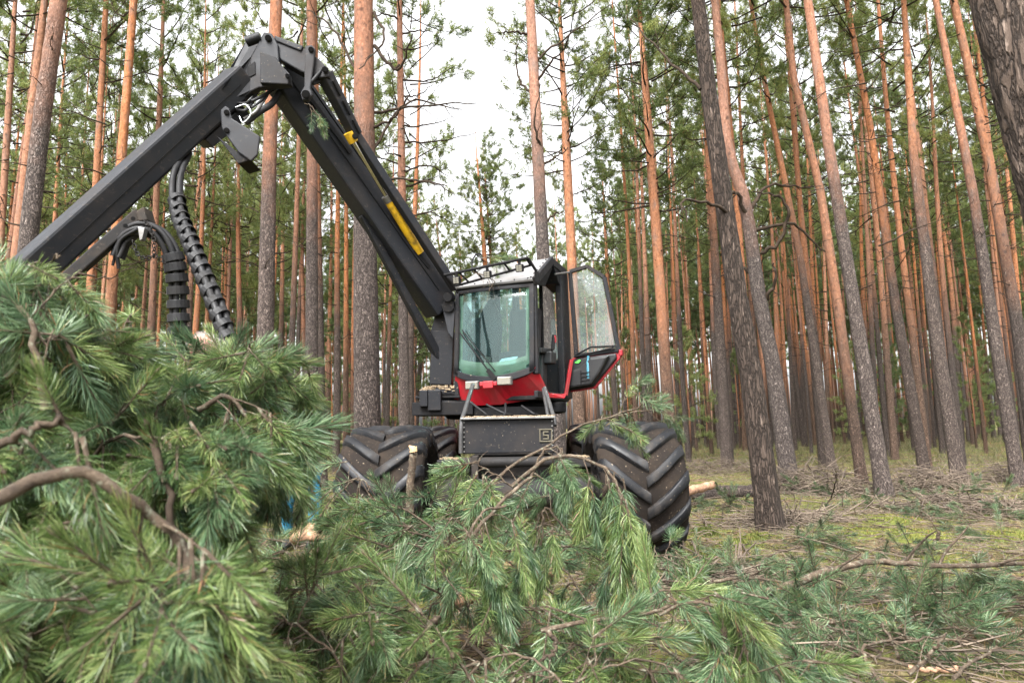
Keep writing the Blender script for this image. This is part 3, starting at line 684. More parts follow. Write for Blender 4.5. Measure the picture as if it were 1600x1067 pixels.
# lugs rise outwards on the face turned to the camera: sweep is set by the sign of the spin direction
add_wheel(-1.30, 7.32, R(-3), .1); add_wheel(1.225, 7.32, R(5), .27)
add_wheel(-1.30, 10.75, 0, .5); add_wheel(1.285, 10.75, 0, .8)

def Bd(name, mb, m_, parent=HV, bevel=.008, loc=None): return mb.build(name, m_, parent, bevel, loc)
# axle, hubs, chassis
ax = MB(); ax.cyl((-1.0, 7.32, .68), (1.0, 7.32, .68), .17, 20); axle = Bd('front_axle', ax, M['frame'])
for sx in (-1, 1):
    h = MB(); h.cyl((sx * .80, 7.30, .68), (sx * .53, 7.30, .68), .27, 28); h.cyl((sx * .53, 7.3, .68), (sx * .42, 7.3, .68), .21, 24); Bd('hub_casing', h, M['frame'])
    c = MB(); c.box((sx * .66, 7.22, .99), .25, .40, .10); Bd('casing_step', c, M['frame'], bevel=.015)
    s_ = MB()
    for i in range(60):
        a, b_ = rng.uniform(-.11, .11), rng.uniform(-.18, .18); s_.box((sx * .66 + a, 7.22 + b_, 1.045 + rng.uniform(0, .006)), rng.uniform(.012, .04), rng.uniform(.008, .02), .008, rng.uniform(0, 3))
    tag(Bd('sawdust', s_, M['sawdust'], bevel=0), kind='stuff')
ax = MB(); ax.cyl((-1.0, 10.75, .68), (1.0, 10.75, .68), .2, 18); Bd('rear_axle', ax, M['frame'])
fr_ = MB(); fr_.box((0.03, 8.0, .88), 1.02, 1.1, .34); fr_.box((0, 9.6, .95), .66, 2.6, .42); fr_.cyl((-.56, 7.16, 1.0), (.6, 7.16, 1.0), .055, 14); Bd('chassis', fr_, M['frame'], bevel=.02)
for xx in (-.40, .44):
    q = MB(); q.box((xx, 7.2, .92), .07, .3, .3); Bd('mounting_lug', q, M['frame'])
# front tool box with dusty lid, rivets, small cast emblem
x0, x1 = P(722, 680, 7.25).x, P(866, 680, 7.25).x; zt, zb = P(795, 655, 7.25).z, P(795, 708, 7.25).z
bx = MB(); bx.box(((x0 + x1) / 2, 7.50, (zt + zb) / 2), x1 - x0, .5, zt - zb); box = Bd('tool_box', bx, M['black'], bevel=.012)
lid = MB(); lid.box(((x0 + x1) / 2 + .0, 7.475, zt + .014), x1 - x0 + .03, .56, .022); Bd('box_lid', lid, M['steel'], box, .004)
sd = MB()
for i in range(420):
    sd.box((rng.uniform(x0, x1), rng.uniform(7.2, 7.74), zt + .027 + rng.uniform(0, .012)), rng.uniform(.01, .035), rng.uniform(.006, .02), .007, rng.uniform(0, 3))
tag(Bd('sawdust', sd, M['sawdust'], box, 0), kind='stuff')
for xx in (x0 + .02, x1 - .02):
    for k in range(7):
        z_ = zb + (zt - zb) * (k + .5) / 7; q = MB(); q.cyl((xx, 7.255, z_), (xx, 7.237, z_), .009, 8); Bd('rivet', q, M['steel'], box, 0)
em = MB(); ex, ez = P(853, 680, 7.23).x, P(853, 680, 7.23).z; a = .062
for dx, dz, sx, sz in ((-a, 0, .012, 2 * a + .012), (a, 0, .012, 2 * a + .012), (0, a, 2 * a, .012), (0, -a, 2 * a, .012)): em.box((ex + dx, 7.244, ez + dz), sx, .016, sz)
for dx, dz, sx, sz in ((0, .036, .06, .013), (-.024, .018, .013, .03), (0, 0, .06, .013), (.024, -.018, .013, .03), (0, -.036, .06, .013)): em.box((ex + dx, 7.242, ez + dz), sx, .012, sz)
Bd('emblem', em, M['emblem'], box, .002)
# grab rails beside the box
def tubepart(name, pts, r0, m_, parent=HV, n=10, smooth=16, loc=None):
    mb = MB(); p = catmull(pts, smooth) if smooth else pts; mb.tube(p, r0, n); return mb.build(name, m_, parent, 0, loc)
tubepart('grab_rail', [P(720, 708, 7.22), P(721, 662, 7.24), P(727, 640, 7.4), P(739, 601, 7.85)], .024, M['rail'])
tubepart('grab_rail', [P(867, 665, 7.5), P(864, 648, 7.6), P(851, 606, 8.0)], .024, M['rail'])
tubepart('grab_rail', [P(858, 657, 7.75), P(856, 648, 7.8), P(849, 608, 8.1)], .022, M['rail'])
# turntable and dark underside under the cab
tt = MB(); tt.cyl((-.05, 8.75, 1.2), (-.05, 8.75, 1.60), .52, 28); tt.box((-.1, 9.25, 1.60), 1.55, 1.1, .13); Bd('turntable', tt, M['dark'], bevel=.015)
tt = MB(); tt.prism([P(690, 630, 8.9), P(716, 626, 8.9), P(862, 628, 8.8), P(856, 640, 8.8), P(846, 652, 8.8), P(700, 655, 8.9), P(686, 642, 8.9)], (0, .55, 0)); Bd('belly_plate', tt, M['dark'])
for k, (xa, ya, xb, yb) in enumerate(((735, 628, 770, 655), (760, 632, 800, 648), (790, 630, 775, 655), (815, 634, 840, 648))):
    tubepart('hydraulic_hose', [P(xa, ya, 8.15), P((xa + xb) / 2 + 6, (ya + yb) / 2 + 5, 8.0), P(xb, yb, 8.1)], .014, M['hose'])
# valve block and pipes left of the cab
vb = MB(); vb.axbox(P(664, 623, 8.5), Vector((1, 0, 0)), Vector((0, 1, 0)), Vector((0, 0, 1)), .10, .3, .20); Bd('end_plate', vb, M['black'])
vb = MB(); vb.axbox(P(681, 626, 8.55), Vector((1, 0, 0)), Vector((0, 1, 0)), Vector((0, 0, 1)), .16, .35, .25); Bd('valve_block', vb, M['black'])
for y_ in (613, 631):
    vb = MB(); vb.cyl(P(680, y_, 8.55), P(725, y_ + 1, 8.6), .062, 18); Bd('slew_cylinder', vb, M['black'], bevel=0)
vb = MB(); vb.box((P(690, 640, 8.8).x + .05, 8.8, 1.60), .75, .75, .16); Bd('crane_base', vb, M['dark'])
ch = MB()
for i in range(240):
    ch.box((P(690, 600, 8.8).x + rng.uniform(-.24, .18), 8.7 + rng.uniform(-.2, .25), 1.79 + rng.uniform(0, .10)), rng.uniform(.02, .07), rng.uniform(.01, .03), .012, rng.uniform(0, 3))
tag(Bd('wood_chips', ch, M['sawdust'], HV, 0), kind='stuff')
sh = MB(); sh.box((P(690, 600, 8.8).x - .02, 8.75, 1.745), .56, .5, .03); Bd('chip_shelf', sh, M['dark'])
# engine body behind the cab
eg = MB(); eg.box((.0, 10.75, 1.62), 1.15, 1.9, .95); Bd('engine_hood', eg, M['red'], bevel=.06)
gr = MB()
for k in range(7): gr.box((0, 9.79, 1.35 + k * .08), .8, .03, .03)
Bd('hood_grille', gr, M['dark'], bevel=0)

# ---- cab: near corner K, u runs along the front to the left, v along the door side to the rear
K = Vector((.27, 8.10, 0)); u = Vector((-.92, .39, 0)).normalized(); v = Vector((.39, .92, 0)).normalized(); zz = Vector((0, 0, 1))
def C(a, b_, z): return K + u * a + v * b_ + zz * z
CW, CL = 1.06, 1.22
cabm = MB()
cabm.bar(C(.0, .03, 1.98), C(.02, .06, 3.10), .075, .075, up=u)              # near front pillar
cabm.bar(C(CW, .03, 1.98), C(CW - .03, .06, 3.10), .075, .075, up=u)         # far front pillar
cabm.bar(C(CW, CL, 1.85), C(CW, CL, 3.42), .10, .12, up=u)
cabm.bar(C(.0, CL - .10, 1.72), C(.02, CL - .10, 3.44), .30, .09, up=u)       # wide rear pillar on the door side
cabm.bar(C(.02, .06, 3.10), C(CW - .03, .06, 3.10), .07, .08)
cabm.bar(C(0, CL - .02, 3.42), C(CW, CL - .02, 3.42), .10, .12); cabm.bar(C(0, CL, 1.98), C(CW, CL, 1.98), .08, .55)
cabm.bar(C(CW, 0, 1.98), C(CW, CL, 1.98), .06, .45); cabm.bar(C(CW, .05, 3.1), C(CW, CL, 3.43), .07, .08)
cabm.bar(C(.36, CL, 2.1), C(.36, CL, 3.4), .05, .05, up=u); cabm.bar(C(.74, CL, 2.1), C(.74, CL, 3.4), .16, .05, up=u)
cabm.bar(C(.0, .0, 1.74), C(0, CL, 1.74), .05, .09)
CAB = Bd('cab_frame', cabm, M['black'], HV, .012)
fl_ = MB(); fl_.prism([C(-.0, .05, 1.68), C(-.0, CL, 1.68), C(CW, CL, 1.68), C(CW, .05, 1.68)], (0, 0, .05)); Bd('cab_floor', fl_, M['dark'], CAB)
hl = MB(); hl.prism([C(.03, .10, 3.06), C(CW - .04, .10, 3.06), C(CW - .04, .66, 3.40), C(.03, .66, 3.40)], zz * .02); Bd('visor_lining', hl, M['dark'], CAB, 0)
hl = MB(); hl.prism([C(.02, .62, 3.42), C(.02, CL, 3.42), C(CW - .02, CL, 3.42), C(CW - .02, .62, 3.42)], (0, 0, .03)); Bd('head_lining', hl, M['dark'], CAB)
# windscreen: curved pane with deep rounded lower edge
def ws_z0(a):   # lower edge
    t_ = a / CW; return 2.03 - .125 * (math.sin(PI * min(1, max(0, t_))) ** .8)
def ws_pt(a, s, out=0):
    t_ = a / CW; bul = .085 * math.sin(PI * t_) * (1 - .25 * s)
    z = ws_z0(a) + (3.07 - ws_z0(a)) * s
    return C(a, .0 - bul + .05 * s - out, z)
def ws_strip(a0, a1, s0, s1, out, na=16, ns=8):
    mb = MB(); vs = []
    for j in range(ns + 1):
        for i in range(na + 1): vs.append(ws_pt(a0 + (a1 - a0) * i / na, s0 + (s1 - s0) * j / ns, out))
    mb.add(vs, [(j * (na + 1) + i, j * (na + 1) + i + 1, (j + 1) * (na + 1) + i + 1, (j + 1) * (na + 1) + i) for j in range(ns) for i in range(na)], 0, True); return mb
wsc = Bd('windscreen', ws_strip(.05, CW - .05, .05, .97, .02), M['glass'], CAB, 0)
wsc.modifiers.new('pane', 'SOLIDIFY').thickness = .008
for nm, args in (('glass_edge', (.055, .10, .10, .95, .024)), ('glass_edge', (CW - .11, CW - .055, .08, .95, .024)), ('glass_edge', (.10, CW - .11, .052, .20, .024))):
    Bd(nm, ws_strip(*args), M['rim_dust'], wsc, 0)
for nm, args in (('seal', (0, CW, -.02, .055, .028)), ('seal', (0, CW, .965, 1.0, .028)), ('seal', (0, .055, .0, 1, .03)), ('seal', (CW - .055, CW, 0, 1, .03))):
    o = Bd(nm, ws_strip(*args), M['black'], wsc, 0); o.modifiers.new('thick', 'SOLIDIFY').thickness = .02
for a in (.027, CW - .027):
    for k in range(9):
        p = ws_pt(a, (k + .4) / 9, .03); q = MB(); q.tube([p, p - v * .012], [.013, .009], 8); Bd('bolt', q, M['steel'], wsc, 0)
# wiper
wp = MB(); p0 = ws_pt(.50, .06, .06); p1 = ws_pt(.99, .52, .06); wp.tube([p0, p1], .009, 6); p2 = ws_pt(.46, .10, .06); p3 = ws_pt(.94, .54, .06); wp.tube([p2, p3], .007, 6)
wp.bar(ws_pt(.46, .02, .05), ws_pt(.56, .12, .06), .05, .03, up=v); wp.tube([ws_pt(.99, .2, .05), ws_pt(.99, .82, .05)], .007, 6); Bd('wiper', wp, M['dark'], CAB, 0)
# red nose under the windscreen
ns = MB(); na = 12; vs = []
def low(i):
    t_ = i / na
    return [P(708, 634, 8.5), P(782, 629, 8.02), P(853, 620, 8.02)]
Lp = [P(709, 635, 8.62), P(745, 634, 8.48), P(782, 632, 8.34), P(820, 627, 8.28), P(855, 621, 8.28)]
Lc = [Lp[0].lerp(Lp[2], i / 6) for i in range(7)] + [Lp[2].lerp(Lp[4], i / 6) for i in range(1, 7)]
top = [ws_pt(CW - CW * i / 12, -.025, .015) for i in range(13)]; top[12] = P(838, 572, 8.09)
ns.add(top + Lc, [(i, i + 1, 13 + i + 1, 13 + i) for i in range(12)])
nose = Bd('red_nose_panel', ns, M['red'], CAB, 0); s_ = nose.modifiers.new('thick', 'SOLIDIFY'); s_.thickness = .05; s_.offset = 1
sidep = MB(); sidep.prism([top[12], Lc[12], P(882, 622, 8.5), P(886, 614, 8.7), P(880, 616, 8.6), P(858, 614, 8.3)], (-.03, .03, 0)); Bd('sill_panel', sidep, M['red'], CAB, .004)
post = MB(); post.bar(P(884, 618, 8.95), P(893, 562, 9.0), .032, .05); Bd('door_post', post, M['red'], CAB)
for (x_, y_, d_, w_) in ((738.5, 602, 8.12, .165), (789, 595, 7.99, .175)):
    c0 = P(x_, y_, d_); hd = MB(); fwd = Vector((-.33, -.94, -.05)).normalized(); sdv = fwd.cross(zz).normalized(); up_ = sdv.cross(fwd)
    hd.axbox(c0, sdv, fwd, up_, w_, .07, .10); hb = Bd('headlight', hd, M['steel'], CAB, .01)
    ln = MB(); ln.axbox(c0 + fwd * .04, sdv, fwd, up_, w_ - .016, .02, .084); Bd('lens', ln, M['lens'], hb, .006)
c0 = P(763, 601, 8.05); q = MB(); q.axbox(c0, Vector((.94, -.33, 0)), Vector((-.33, -.94, 0)), zz, .13, .05, .085); q.axbox(c0 + Vector((0, .01, .012)), Vector((.94, -.33, 0)), Vector((-.33, -.94, 0)), zz, .22, .03, .05); Bd('lamp_bracket', q, M['red'], CAB)
# roof: sloping visor sheet, flat top, edge trims and the rear block
rv = MB(); A0, A1, A2, A3 = C(-.02, -.01, 3.10), C(CW, -.01, 3.10), C(CW - .08, .70, 3.50), C(-.0, .70, 3.52)
nrm = (A1 - A0).cross(A3 - A0).normalized(); nrm = nrm if nrm.z > 0 else -nrm
rv.prism([A0, A1, A2, A3], nrm * .03); RV = Bd('roof_visor', rv, M['silver'], CAB, .006)
rt_ = MB(); rt_.prism([C(-.0, .70, 3.52), C(CW - .08, .70, 3.50), C(CW - .05, CL + .02, 3.46), C(0, CL + .02, 3.48)], (0, 0, .03)); Bd('roof_top', rt_, M['silver'], CAB, .006)
tr = MB(); tr.bar(A0 + nrm * .0, A3, .05, .10, up=nrm); tr.bar(A3 - zz * .03, C(0, CL, 3.45), .05, .10); Bd('roof_edge', tr, M['black'], CAB)
tr = MB(); tr.prism([C(-.01, .70, 3.47), C(-.01, CL + .03, 3.43), C(-.01, CL + .03, 3.20), C(-.01, .92, 3.25)], u * .22); Bd('rear_block', tr, M['black'], CAB)
gl = MB(); gl.prism([C(.0, .12, 3.08), C(.0, .66, 3.46), C(.0, .70, 3.40), C(.0, .42, 3.12)], u * .03); Bd('side_gusset', gl, M['dark'], CAB)
for k in range(6):
    p = A0.lerp(A3, (k + .5) / 6) + u * .06 + nrm * .03; q = MB(); q.tube([p, p + nrm * .01], [.012, .009], 8); Bd('rivet', q, M['dark'], RV, 0)
    p = A0.lerp(A1, (k + .5) / 6) + nrm * .03 + (A3 - A0).normalized() * .04; q = MB(); q.tube([p, p + nrm * .01], [.010, .008], 8); Bd('rivet', q, M['dark'], RV, 0)
# lamp rack on the roof with three work lamps
rk = MB(); e0, e1 = P(694, 430, 8.30), P(825, 403, 7.95); g0, g1 = P(712, 447, 8.36), P(831, 414, 8.05)
rk.tube([e0, e1], .018, 8); rk.tube([g0, g1], .015, 8)
for t_ in (.0, .18, .36, .72, .98): rk.tube([e0.lerp(e1, t_), g0.lerp(g1, t_)], .012, 6)
rk.bar(e1, P(838, 424, 8.02), .035, .015); rk.bar(P(838, 424, 8.02), P(840, 440, 8.05), .05, .02); rk.bar(e0, P(716, 458, 8.45), .025, .012)
RK = Bd('lamp_rack', rk, M['dark'], CAB, 0)
for x_, y_, d_ in ((714, 438, 8.22), (762, 429, 8.10), (812, 419, 7.95)):
    c0 = P(x_, y_, d_); fwd = Vector((-.25, -.93, -.25)).normalized(); sdv = fwd.cross(zz).normalized(); up_ = sdv.cross(fwd)
    q = MB(); q.axbox(c0, sdv, fwd, up_, .093, .075, .093); lp = Bd('work_lamp', q, M['dark'], RK, .014)
    q = MB()
    for i in (-.5, .5):
        for j in (-1, 0, 1): q.axbox(c0 + fwd * .04 + sdv * (i * .036) + up_ * (j * .025), sdv, fwd, up_, .032, .01, .021)
    Bd('lamp_lens', q, M['lens'], lp, .002)
    q = MB(); q.axbox(c0 + up_ * .065, sdv, fwd, up_, .03, .03, .04); Bd('lamp_mount', q, M['dark'], lp, 0)
tubepart('antenna', [P(738, 425, 8.5), P(738, 408, 8.55), P(744, 398, 8.6), P(752, 397, 8.6)], .010, M['dark'], CAB)
# seat, console and joystick seen through the opening
st = MB(); st.prism([C(.30, .62, 2.25), C(.30, .62, 2.35), C(.30, 1.02, 2.33), C(.30, 1.02, 2.23)], u * .46); SEAT = Bd('seat', st, M['seat'], CAB, .04)
st = MB(); st.prism([C(.30, .92, 2.32), C(.30, 1.03, 2.32), C(.30, 1.12, 2.95), C(.30, 1.02, 2.98)], u * .46); Bd('seat_back', st, M['seat'], SEAT, .04)
st = MB(); st.prism([C(.36, .64, 1.72), C(.36, .64, 2.25), C(.36, .94, 2.25), C(.36, .94, 1.72)], u * .34); Bd('seat_base', st, M['dark'], SEAT, .02)
cs = MB(); cs.prism([C(.02, .30, 2.26), C(.02, .30, 2.33), C(.02, .74, 2.36), C(.02, .74, 2.28)], u * .20); cs.prism([C(.06, .40, 1.75), C(.06, .44, 2.27), C(.06, .60, 2.27), C(.06, .58, 1.75)], u * .12)
cs.axbox(C(.02, .56, 2.22), u, v, zz, .13, .2, .16); CS = Bd('arm_console', cs, M['plastic'], CAB, .02)
q = MB(); q.tube([C(-.01, .62, 2.33), C(-.01, .63, 2.40), C(-.02, .66, 2.52)], [.022, .024, .03], 10); JS = Bd('joystick', q, M['dark'], CS, 0)
q = MB(); q.axbox(C(-.025, .655, 2.47), u, v, zz, .04, .05, .10); Bd('red_button_grip', q, M['red'], JS, .012)
ds = MB(); ds.prism([C(.12, .10, 1.95), C(.12, .30, 2.12), C(.12, .36, 2.05), C(.12, .30, 1.75), C(.12, .10, 1.75)], u * .82); Bd('dashboard', ds, M['plastic'], CAB, .02)
sc = MB(); sc.prism([C(.92, .42, 2.05), C(.92, .52, 2.05), C(.90, .55, 2.78), C(.90, .45, 2.80), C(.92, .40, 2.7)], u * .10); Bd('side_console', sc, M['plastic'], CAB, .02)
ld = MB()
for k in range(7): ld.axbox(C(.74, CL - .045, 2.32 + k * .11), u, v, zz, .11, .02, .085)
Bd('switch_panel', ld, M['steel'], CAB, .004)
pp = MB(); pp.prism([C(.34, .20, 2.13), C(.60, .20, 2.13), C(.60, .38, 2.22), C(.38, .38, 2.24)], (0, 0, .006)); tag(pp.build('paper_sheet', M['paper'], None, 0, C(.45, .3, 2.1)), 'white paper sheet lying on the dashboard behind the windscreen', 'paper')
jk = MB(); jp = [C(.86, .62, z) for z in (3.05, 2.98, 2.86, 2.65, 2.45, 2.3)]; jk.tube(jp, [.03, .07, .14, .155, .14, .10], 12); tag(jk.build('jacket', M['seat'], None, 0, C(.93, .5, 2.3)), 'dark jacket hanging inside the cab behind the windscreen', 'jacket')
for nm, ps in (('rear_pane', [C(.05, CL + .0, 2.26), C(.34, CL, 2.26), C(.34, CL, 3.36), C(.05, CL, 3.36)]), ('side_window', [C(CW, .1, 2.22), C(CW, CL - .1, 2.22), C(CW, CL - .1, 3.35), C(CW, .1, 3.05)])):
    q = MB(); q.prism(ps, v * .006 if nm[0] == 'r' else u * .006); Bd(nm, q, M['clear'], CAB, 0)

# ---- open door
Hd = C(0, CL - .03, 0)
dn = Vector((.92, -.39, 0)).normalized(); dpt = Vector((.39, .92, 0)).normalized()
def Dp(px, py, off=0):   # point of the door plane under a photo point
    r = ray(px, py); n = dpt; t_ = (Hd - CP).dot(n) / r.dot(n); return CP + r * t_ + n * off
outer = [(888, 422), (916, 413), (946, 431), (970, 549), (972, 556), (930, 609), (886, 614), (893, 560)]
inner = [(893, 428), (917, 421), (940, 436), (961, 543), (905, 552)]
fr2 = MB()
def ringframe(mb, pts, wd, th):
    c = Vector((sum(p[0] for p in pts) / len(pts), sum(p[1] for p in pts) / len(pts)))if False else None
    for i in range(len(pts)):
        a, b_ = Dp(*pts[i], .02), Dp(*pts[(i + 1) % len(pts)], .02); mb.bar(a, b_, wd, th, up=dpt)
ringframe(fr2, [(890, 424), (917, 416), (944, 433), (966, 547), (900, 556)], .05, .055)
DOOR = Bd('cab_door', fr2, M['black'], HV, .006)
q = MB(); q.prism([Dp(*p, .025) for p in inner], dpt * .006); Bd('door_glass', q, M['clear'], DOOR, 0)
q = MB(); q.prism([Dp(*p, .02) for p in [(900, 556), (968, 548), (971, 556), (930, 607), (888, 613), (893, 560)]], dpt * .03); Bd('outer_skin', q, M['red'], DOOR, .008)
q = MB(); q.prism([Dp(*p, -.03) for p in [(902, 560), (963, 552), (964, 560), (928, 604), (888, 611), (896, 562)]], dpt * .05); LIN = Bd('door_lining', q, M['plastic'], DOOR, .02)
q = MB(); q.prism([Dp(*p, -.12) for p in [(888, 582), (908, 576), (926, 560), (955, 556), (940, 584), (927, 602), (889, 608), (885, 596)]], dpt * .10); Bd('door_pocket', q, M['plastic'], LIN, .03)
q = MB()
for yy in (584, 590, 596): q.tube([Dp(912, yy, -.135), Dp(926, yy - 2, -.135)], .006, 6)
q.tube([Dp(912, 580, -.13), Dp(912, 600, -.13)], .006, 6); Bd('pocket_bars', q, M['dark'], LIN, 0)
q = MB(); q.tube([Dp(899, 556, -.04), Dp(925, 543, -.06), Dp(962, 541, -.04)], .013, 8); q.tube([Dp(899, 558, -.05), Dp(960, 544, -.05)], .011, 8); Bd('grab_bar', q, M['dark'], DOOR, 0)
q = MB(); q.tube([C(-.02, .75, 3.34), Dp(890, 426, -.02)], .012, 8); Bd('door_strut', q, M['steel'], DOOR, 0)
q = MB(); q.axbox(Dp(970, 551, .02), dn, dpt, zz, .04, .10, .08); Bd('door_corner', q, M['red'], DOOR, .01)
bt = MB(); b0 = Dp(923, 592, -.09); bt.tube([b0, b0 + zz * .20, b0 + zz * .24, b0 + zz * .275], [.034, .034, .018, .014], 14); bt.cyl(b0 + zz * .275, b0 + zz * .30, .017, 12)
tag(bt.build('water_bottle', M['bottle'], None, 0, b0), 'blue tinted plastic water bottle in the door pocket of the cab', 'bottle')
q = MB(); q.prism([Dp(899, 567, -.045), Dp(907, 562, -.045), Dp(909, 564, -.045), Dp(905, 568, -.045)], dpt * .01); tag(q.build('green_packet', M['greenlabel'], None, 0, Dp(900, 566, -.06)), 'small bright green packet tucked in the open door', 'packet')

# ---- crane
foot = P(690, 482, 8.75); knee = P(424, 100, 7.2)
pil = MB(); pil.bar(P(690, 602, 8.85), P(694, 520, 8.85), .28, .34, up=(0, 1, 0)); pil.prism([P(672, 520, 8.7), P(700, 560, 8.7), P(712, 470, 8.7), P(694, 466, 8.7), P(684, 480, 8.7)], (0, .3, 0)); Bd('crane_pillar', pil, M['black'])
q = MB(); q.cyl(P(700, 478, 8.45), P(700, 478, 8.95), .075, 18); q.cyl(P(699, 464, 8.4), P(699, 464, 8.9), .055, 16); Bd('foot_pin', q, M['dark'], bevel=0)
q = MB(); q.prism([P(690, 476, 8.52), P(697, 466, 8.52), P(711, 482, 8.5), P(708, 530, 8.5), P(700, 520, 8.5)], (0, .04, 0)); Bd('cheek_plate', q, M['boom'])
bm = MB(); dB = (foot - knee).normalized(); bm.bar(knee + dB * .10, foot, .26, .36, h1=.40, w1=.30); BOOM = Bd('main_boom', bm, M['boom'], HV, .025)
sB = dB.cross(zz).normalized(); nB = sB.cross(dB).normalized()
if nB.z < 0: nB = -nB
sgn = 1 if sB.dot(CP - knee) > 0 else -1; sB = sB * sgn
LB = (foot - knee).length
def Bp(l, n_, s_): return knee + dB * l + nB * n_ + sB * s_
for so in (.02, .06):
    pts = [Bp(.25 + (LB - .5) * i / 8, .235 + rng.uniform(-.006, .006), so + rng.uniform(-.008, .008)) for i in range(9)]
    q = MB(); q.tube(catmull(pts, 24), .016, 8); q.build('hydraulic_hose', M['hose'], BOOM)
for l_ in (.7, 1.5, 2.3):
    q = MB(); q.bar(Bp(l_, .225, -.02), Bp(l_, .225, .10), .05, .055, up=nB); Bd('hose_clamp', q, M['dark'], BOOM, .004)
# raised edge plates with slots along the boom's upper edge
for l0, l1 in ((.45, 1.25), (2.15, 2.5), (2.6, 2.9)):
    q = MB(); q.bar(Bp(l0, .07, .135 + .01 * l0 / 3), Bp(l1, .10, .14 + .012), .015, .055, up=nB); Bd('boom_slot', q, M['dark'], BOOM, .004)
q = MB(); q.bar(Bp(.2, .20, .11), Bp(LB - .3, .215, .125), .05, .04, up=nB); Bd('boom_rail', q, M['boom'], BOOM, .006)
q = MB(); q.bar(Bp(.25, .0, .14), Bp(LB - .25, .02, .16), .012, .01, up=nB); Bd('weld_seam', q, M['dark'], BOOM, 0)
# lift cylinder under the boom
q = MB(); q.bar(Bp(1.9, -.17, .0), P(694, 575, 8.8), .08, .10, up=nB, w1=.11, h1=.11); Bd('lift_cylinder', q, M['black'], bevel=.02)
# knee casting of the stick: cheek plates
stick_end = P(-60, 521, 5.95)
kn0 = P(412, 92, 7.15); dS = (stick_end - kn0).normalized(); sS = dS.cross(zz).normalized(); sS = sS if sS.dot(CP - kn0) > 0 else -sS
nS = sS.cross(dS); nS = nS if nS.z > 0 else -nS
qr = Quaternion(dS, R(24))
def roll_ok():
    return (qr @ nS).dot(CP - kn0) > nS.dot(CP - kn0)
if not roll_ok(): qr = Quaternion(dS, R(-24))
sS, nS = qr @ sS, qr @ nS
def Sp(l, n_, s_): return kn0 + dS * l + nS * n_ + sS * s_
LS = (stick_end - kn0).length
def sbar(mb, l0, l1, n0, n1, s0, s1, nn0=None, nn1=None):
    nn0 = n0 if nn0 is None else nn0; nn1 = n1 if nn1 is None else nn1
    vs = [Sp(l0, n0, s0), Sp(l0, n0, s1), Sp(l0, n1, s1), Sp(l0, n1, s0), Sp(l1, nn0, s0), Sp(l1, nn0, s1), Sp(l1, nn1, s1), Sp(l1, nn1, s0)]
    return mb.add(vs, [(3, 2, 1, 0), (4, 5, 6, 7), (0, 1, 5, 4), (1, 2, 6, 5), (2, 3, 7, 6), (3, 0, 4, 7)])
q = MB(); sbar(q, .35, LS, -.15, .145, -.17, .17, -.155, .15); STK = Bd('stick_boom', q, M['boom'], HV, .028)
q = MB(); sbar(q, .5, LS, -.005, .005, .168, .176, -.03, -.022); Bd('weld_seam', q, M['dark'], STK, 0)
q = MB(); sbar(q, .62, 1.2, -.30, -.17, -.10, .14, -.27, -.165); Bd('hose_channel', q, M['boom'], STK, .01)
d0 = 6.95
def prismpx(pts, d, th, name, m_, parent, bev=.012):
    q = MB(); q.prism([P(x, y, d + (e[0] if e else 0)) for x, y, *e in pts], (0, th, 0)); return Bd(name, q, m_, parent, bev)
prismpx([(412, 50), (424, 52), (434, 70), (436, 98), (452, 115), (454, 132), (404, 137), (392, 143), (352, 178), (330, 170, -.15), (352, 130, -.2), (392, 88)], d0, .09, 'knee_cheek', M['boom'], STK)
prismpx([(385, 62), (402, 52), (412, 66), (410, 120), (380, 150), (330, 172, -.1), (345, 130, -.1)], d0 + .28, .07, 'knee_cheek', M['boom'], STK)
prismpx([(406, 80), (430, 88), (452, 120), (450, 132), (406, 130)], d0 - .05, .06, 'knee_plate', M['black'], STK)
prismpx([(376, 112), (398, 96), (399, 116), (376, 128)], d0 - .006, .012, 'plate_recess', M['dark'], STK, .003)
prismpx([(362, 128), (372, 124), (378, 134), (366, 141)], d0 - .006, .012, 'plate_recess', M['dark'], STK, .003)
prismpx([(336, 155, -.15), (360, 137, -.1), (362, 142, -.1), (334, 166, -.16)], d0 - .006, .012, 'plate_recess', M['dark'], STK, .003)
def pinpx(x, y, d, r_, ln, parent, nm='pin'):
    q = MB(); q.cyl(P(x, y, d), P(x, y, d + ln), r_, 18); q.cyl(P(x, y, d - .012), P(x, y, d), r_ * .62, 14); o = Bd(nm, q, M['dark'], parent, .006)
pinpx(419, 60, d0 - .03, .035, .45, STK); pinpx(449, 119, d0 - .07, .024, .3, STK)
q = MB(); q.cyl(P(385, 66, d0 + .02), P(407, 58, d0 + .02), .055, 16); Bd('cross_tube', q, M['black'], STK, 0)
# upper linkage: beam from the knee to the link head, link plate, long tension bar
BH = prismpx([(425, 58), (438, 60), (476, 76), (498, 92), (513, 108), (514, 120), (498, 122), (470, 112), (440, 95), (432, 88)], d0 + .04, .16, 'link_beam', M['boom'], HV, .015)
prismpx([(428, 55), (474, 72), (470, 80), (430, 64)], d0 + .02, .2, 'beam_flange', M['black'], BH)
LP_ = prismpx([(476, 72), (487, 70), (492, 76), (490, 100), (485, 138), (488, 148), (482, 158), (472, 156), (469, 146), (475, 135)], d0 - .02, .05, 'link_plate', M['boom'], HV)
pinpx(486, 78, d0 - .04, .030, .34, LP_); pinpx(478, 148, d0 - .06, .045, .5, LP_); pinpx(508, 109, d0 + .0, .033, .3, BH)
t0, t1 = P(507, 116, d0 + .12), P(712, 452, 8.55)
tm = P(556, 212, d0 + .55)
q = MB(); q.bar(t0, tm, .12, .17, up=(0, 0, 1), w1=.11, h1=.14); q.bar(tm, t1, .09, .11, up=(0, 0, 1)); TB = Bd('tension_bar', q, M['boom'], HV, .012)
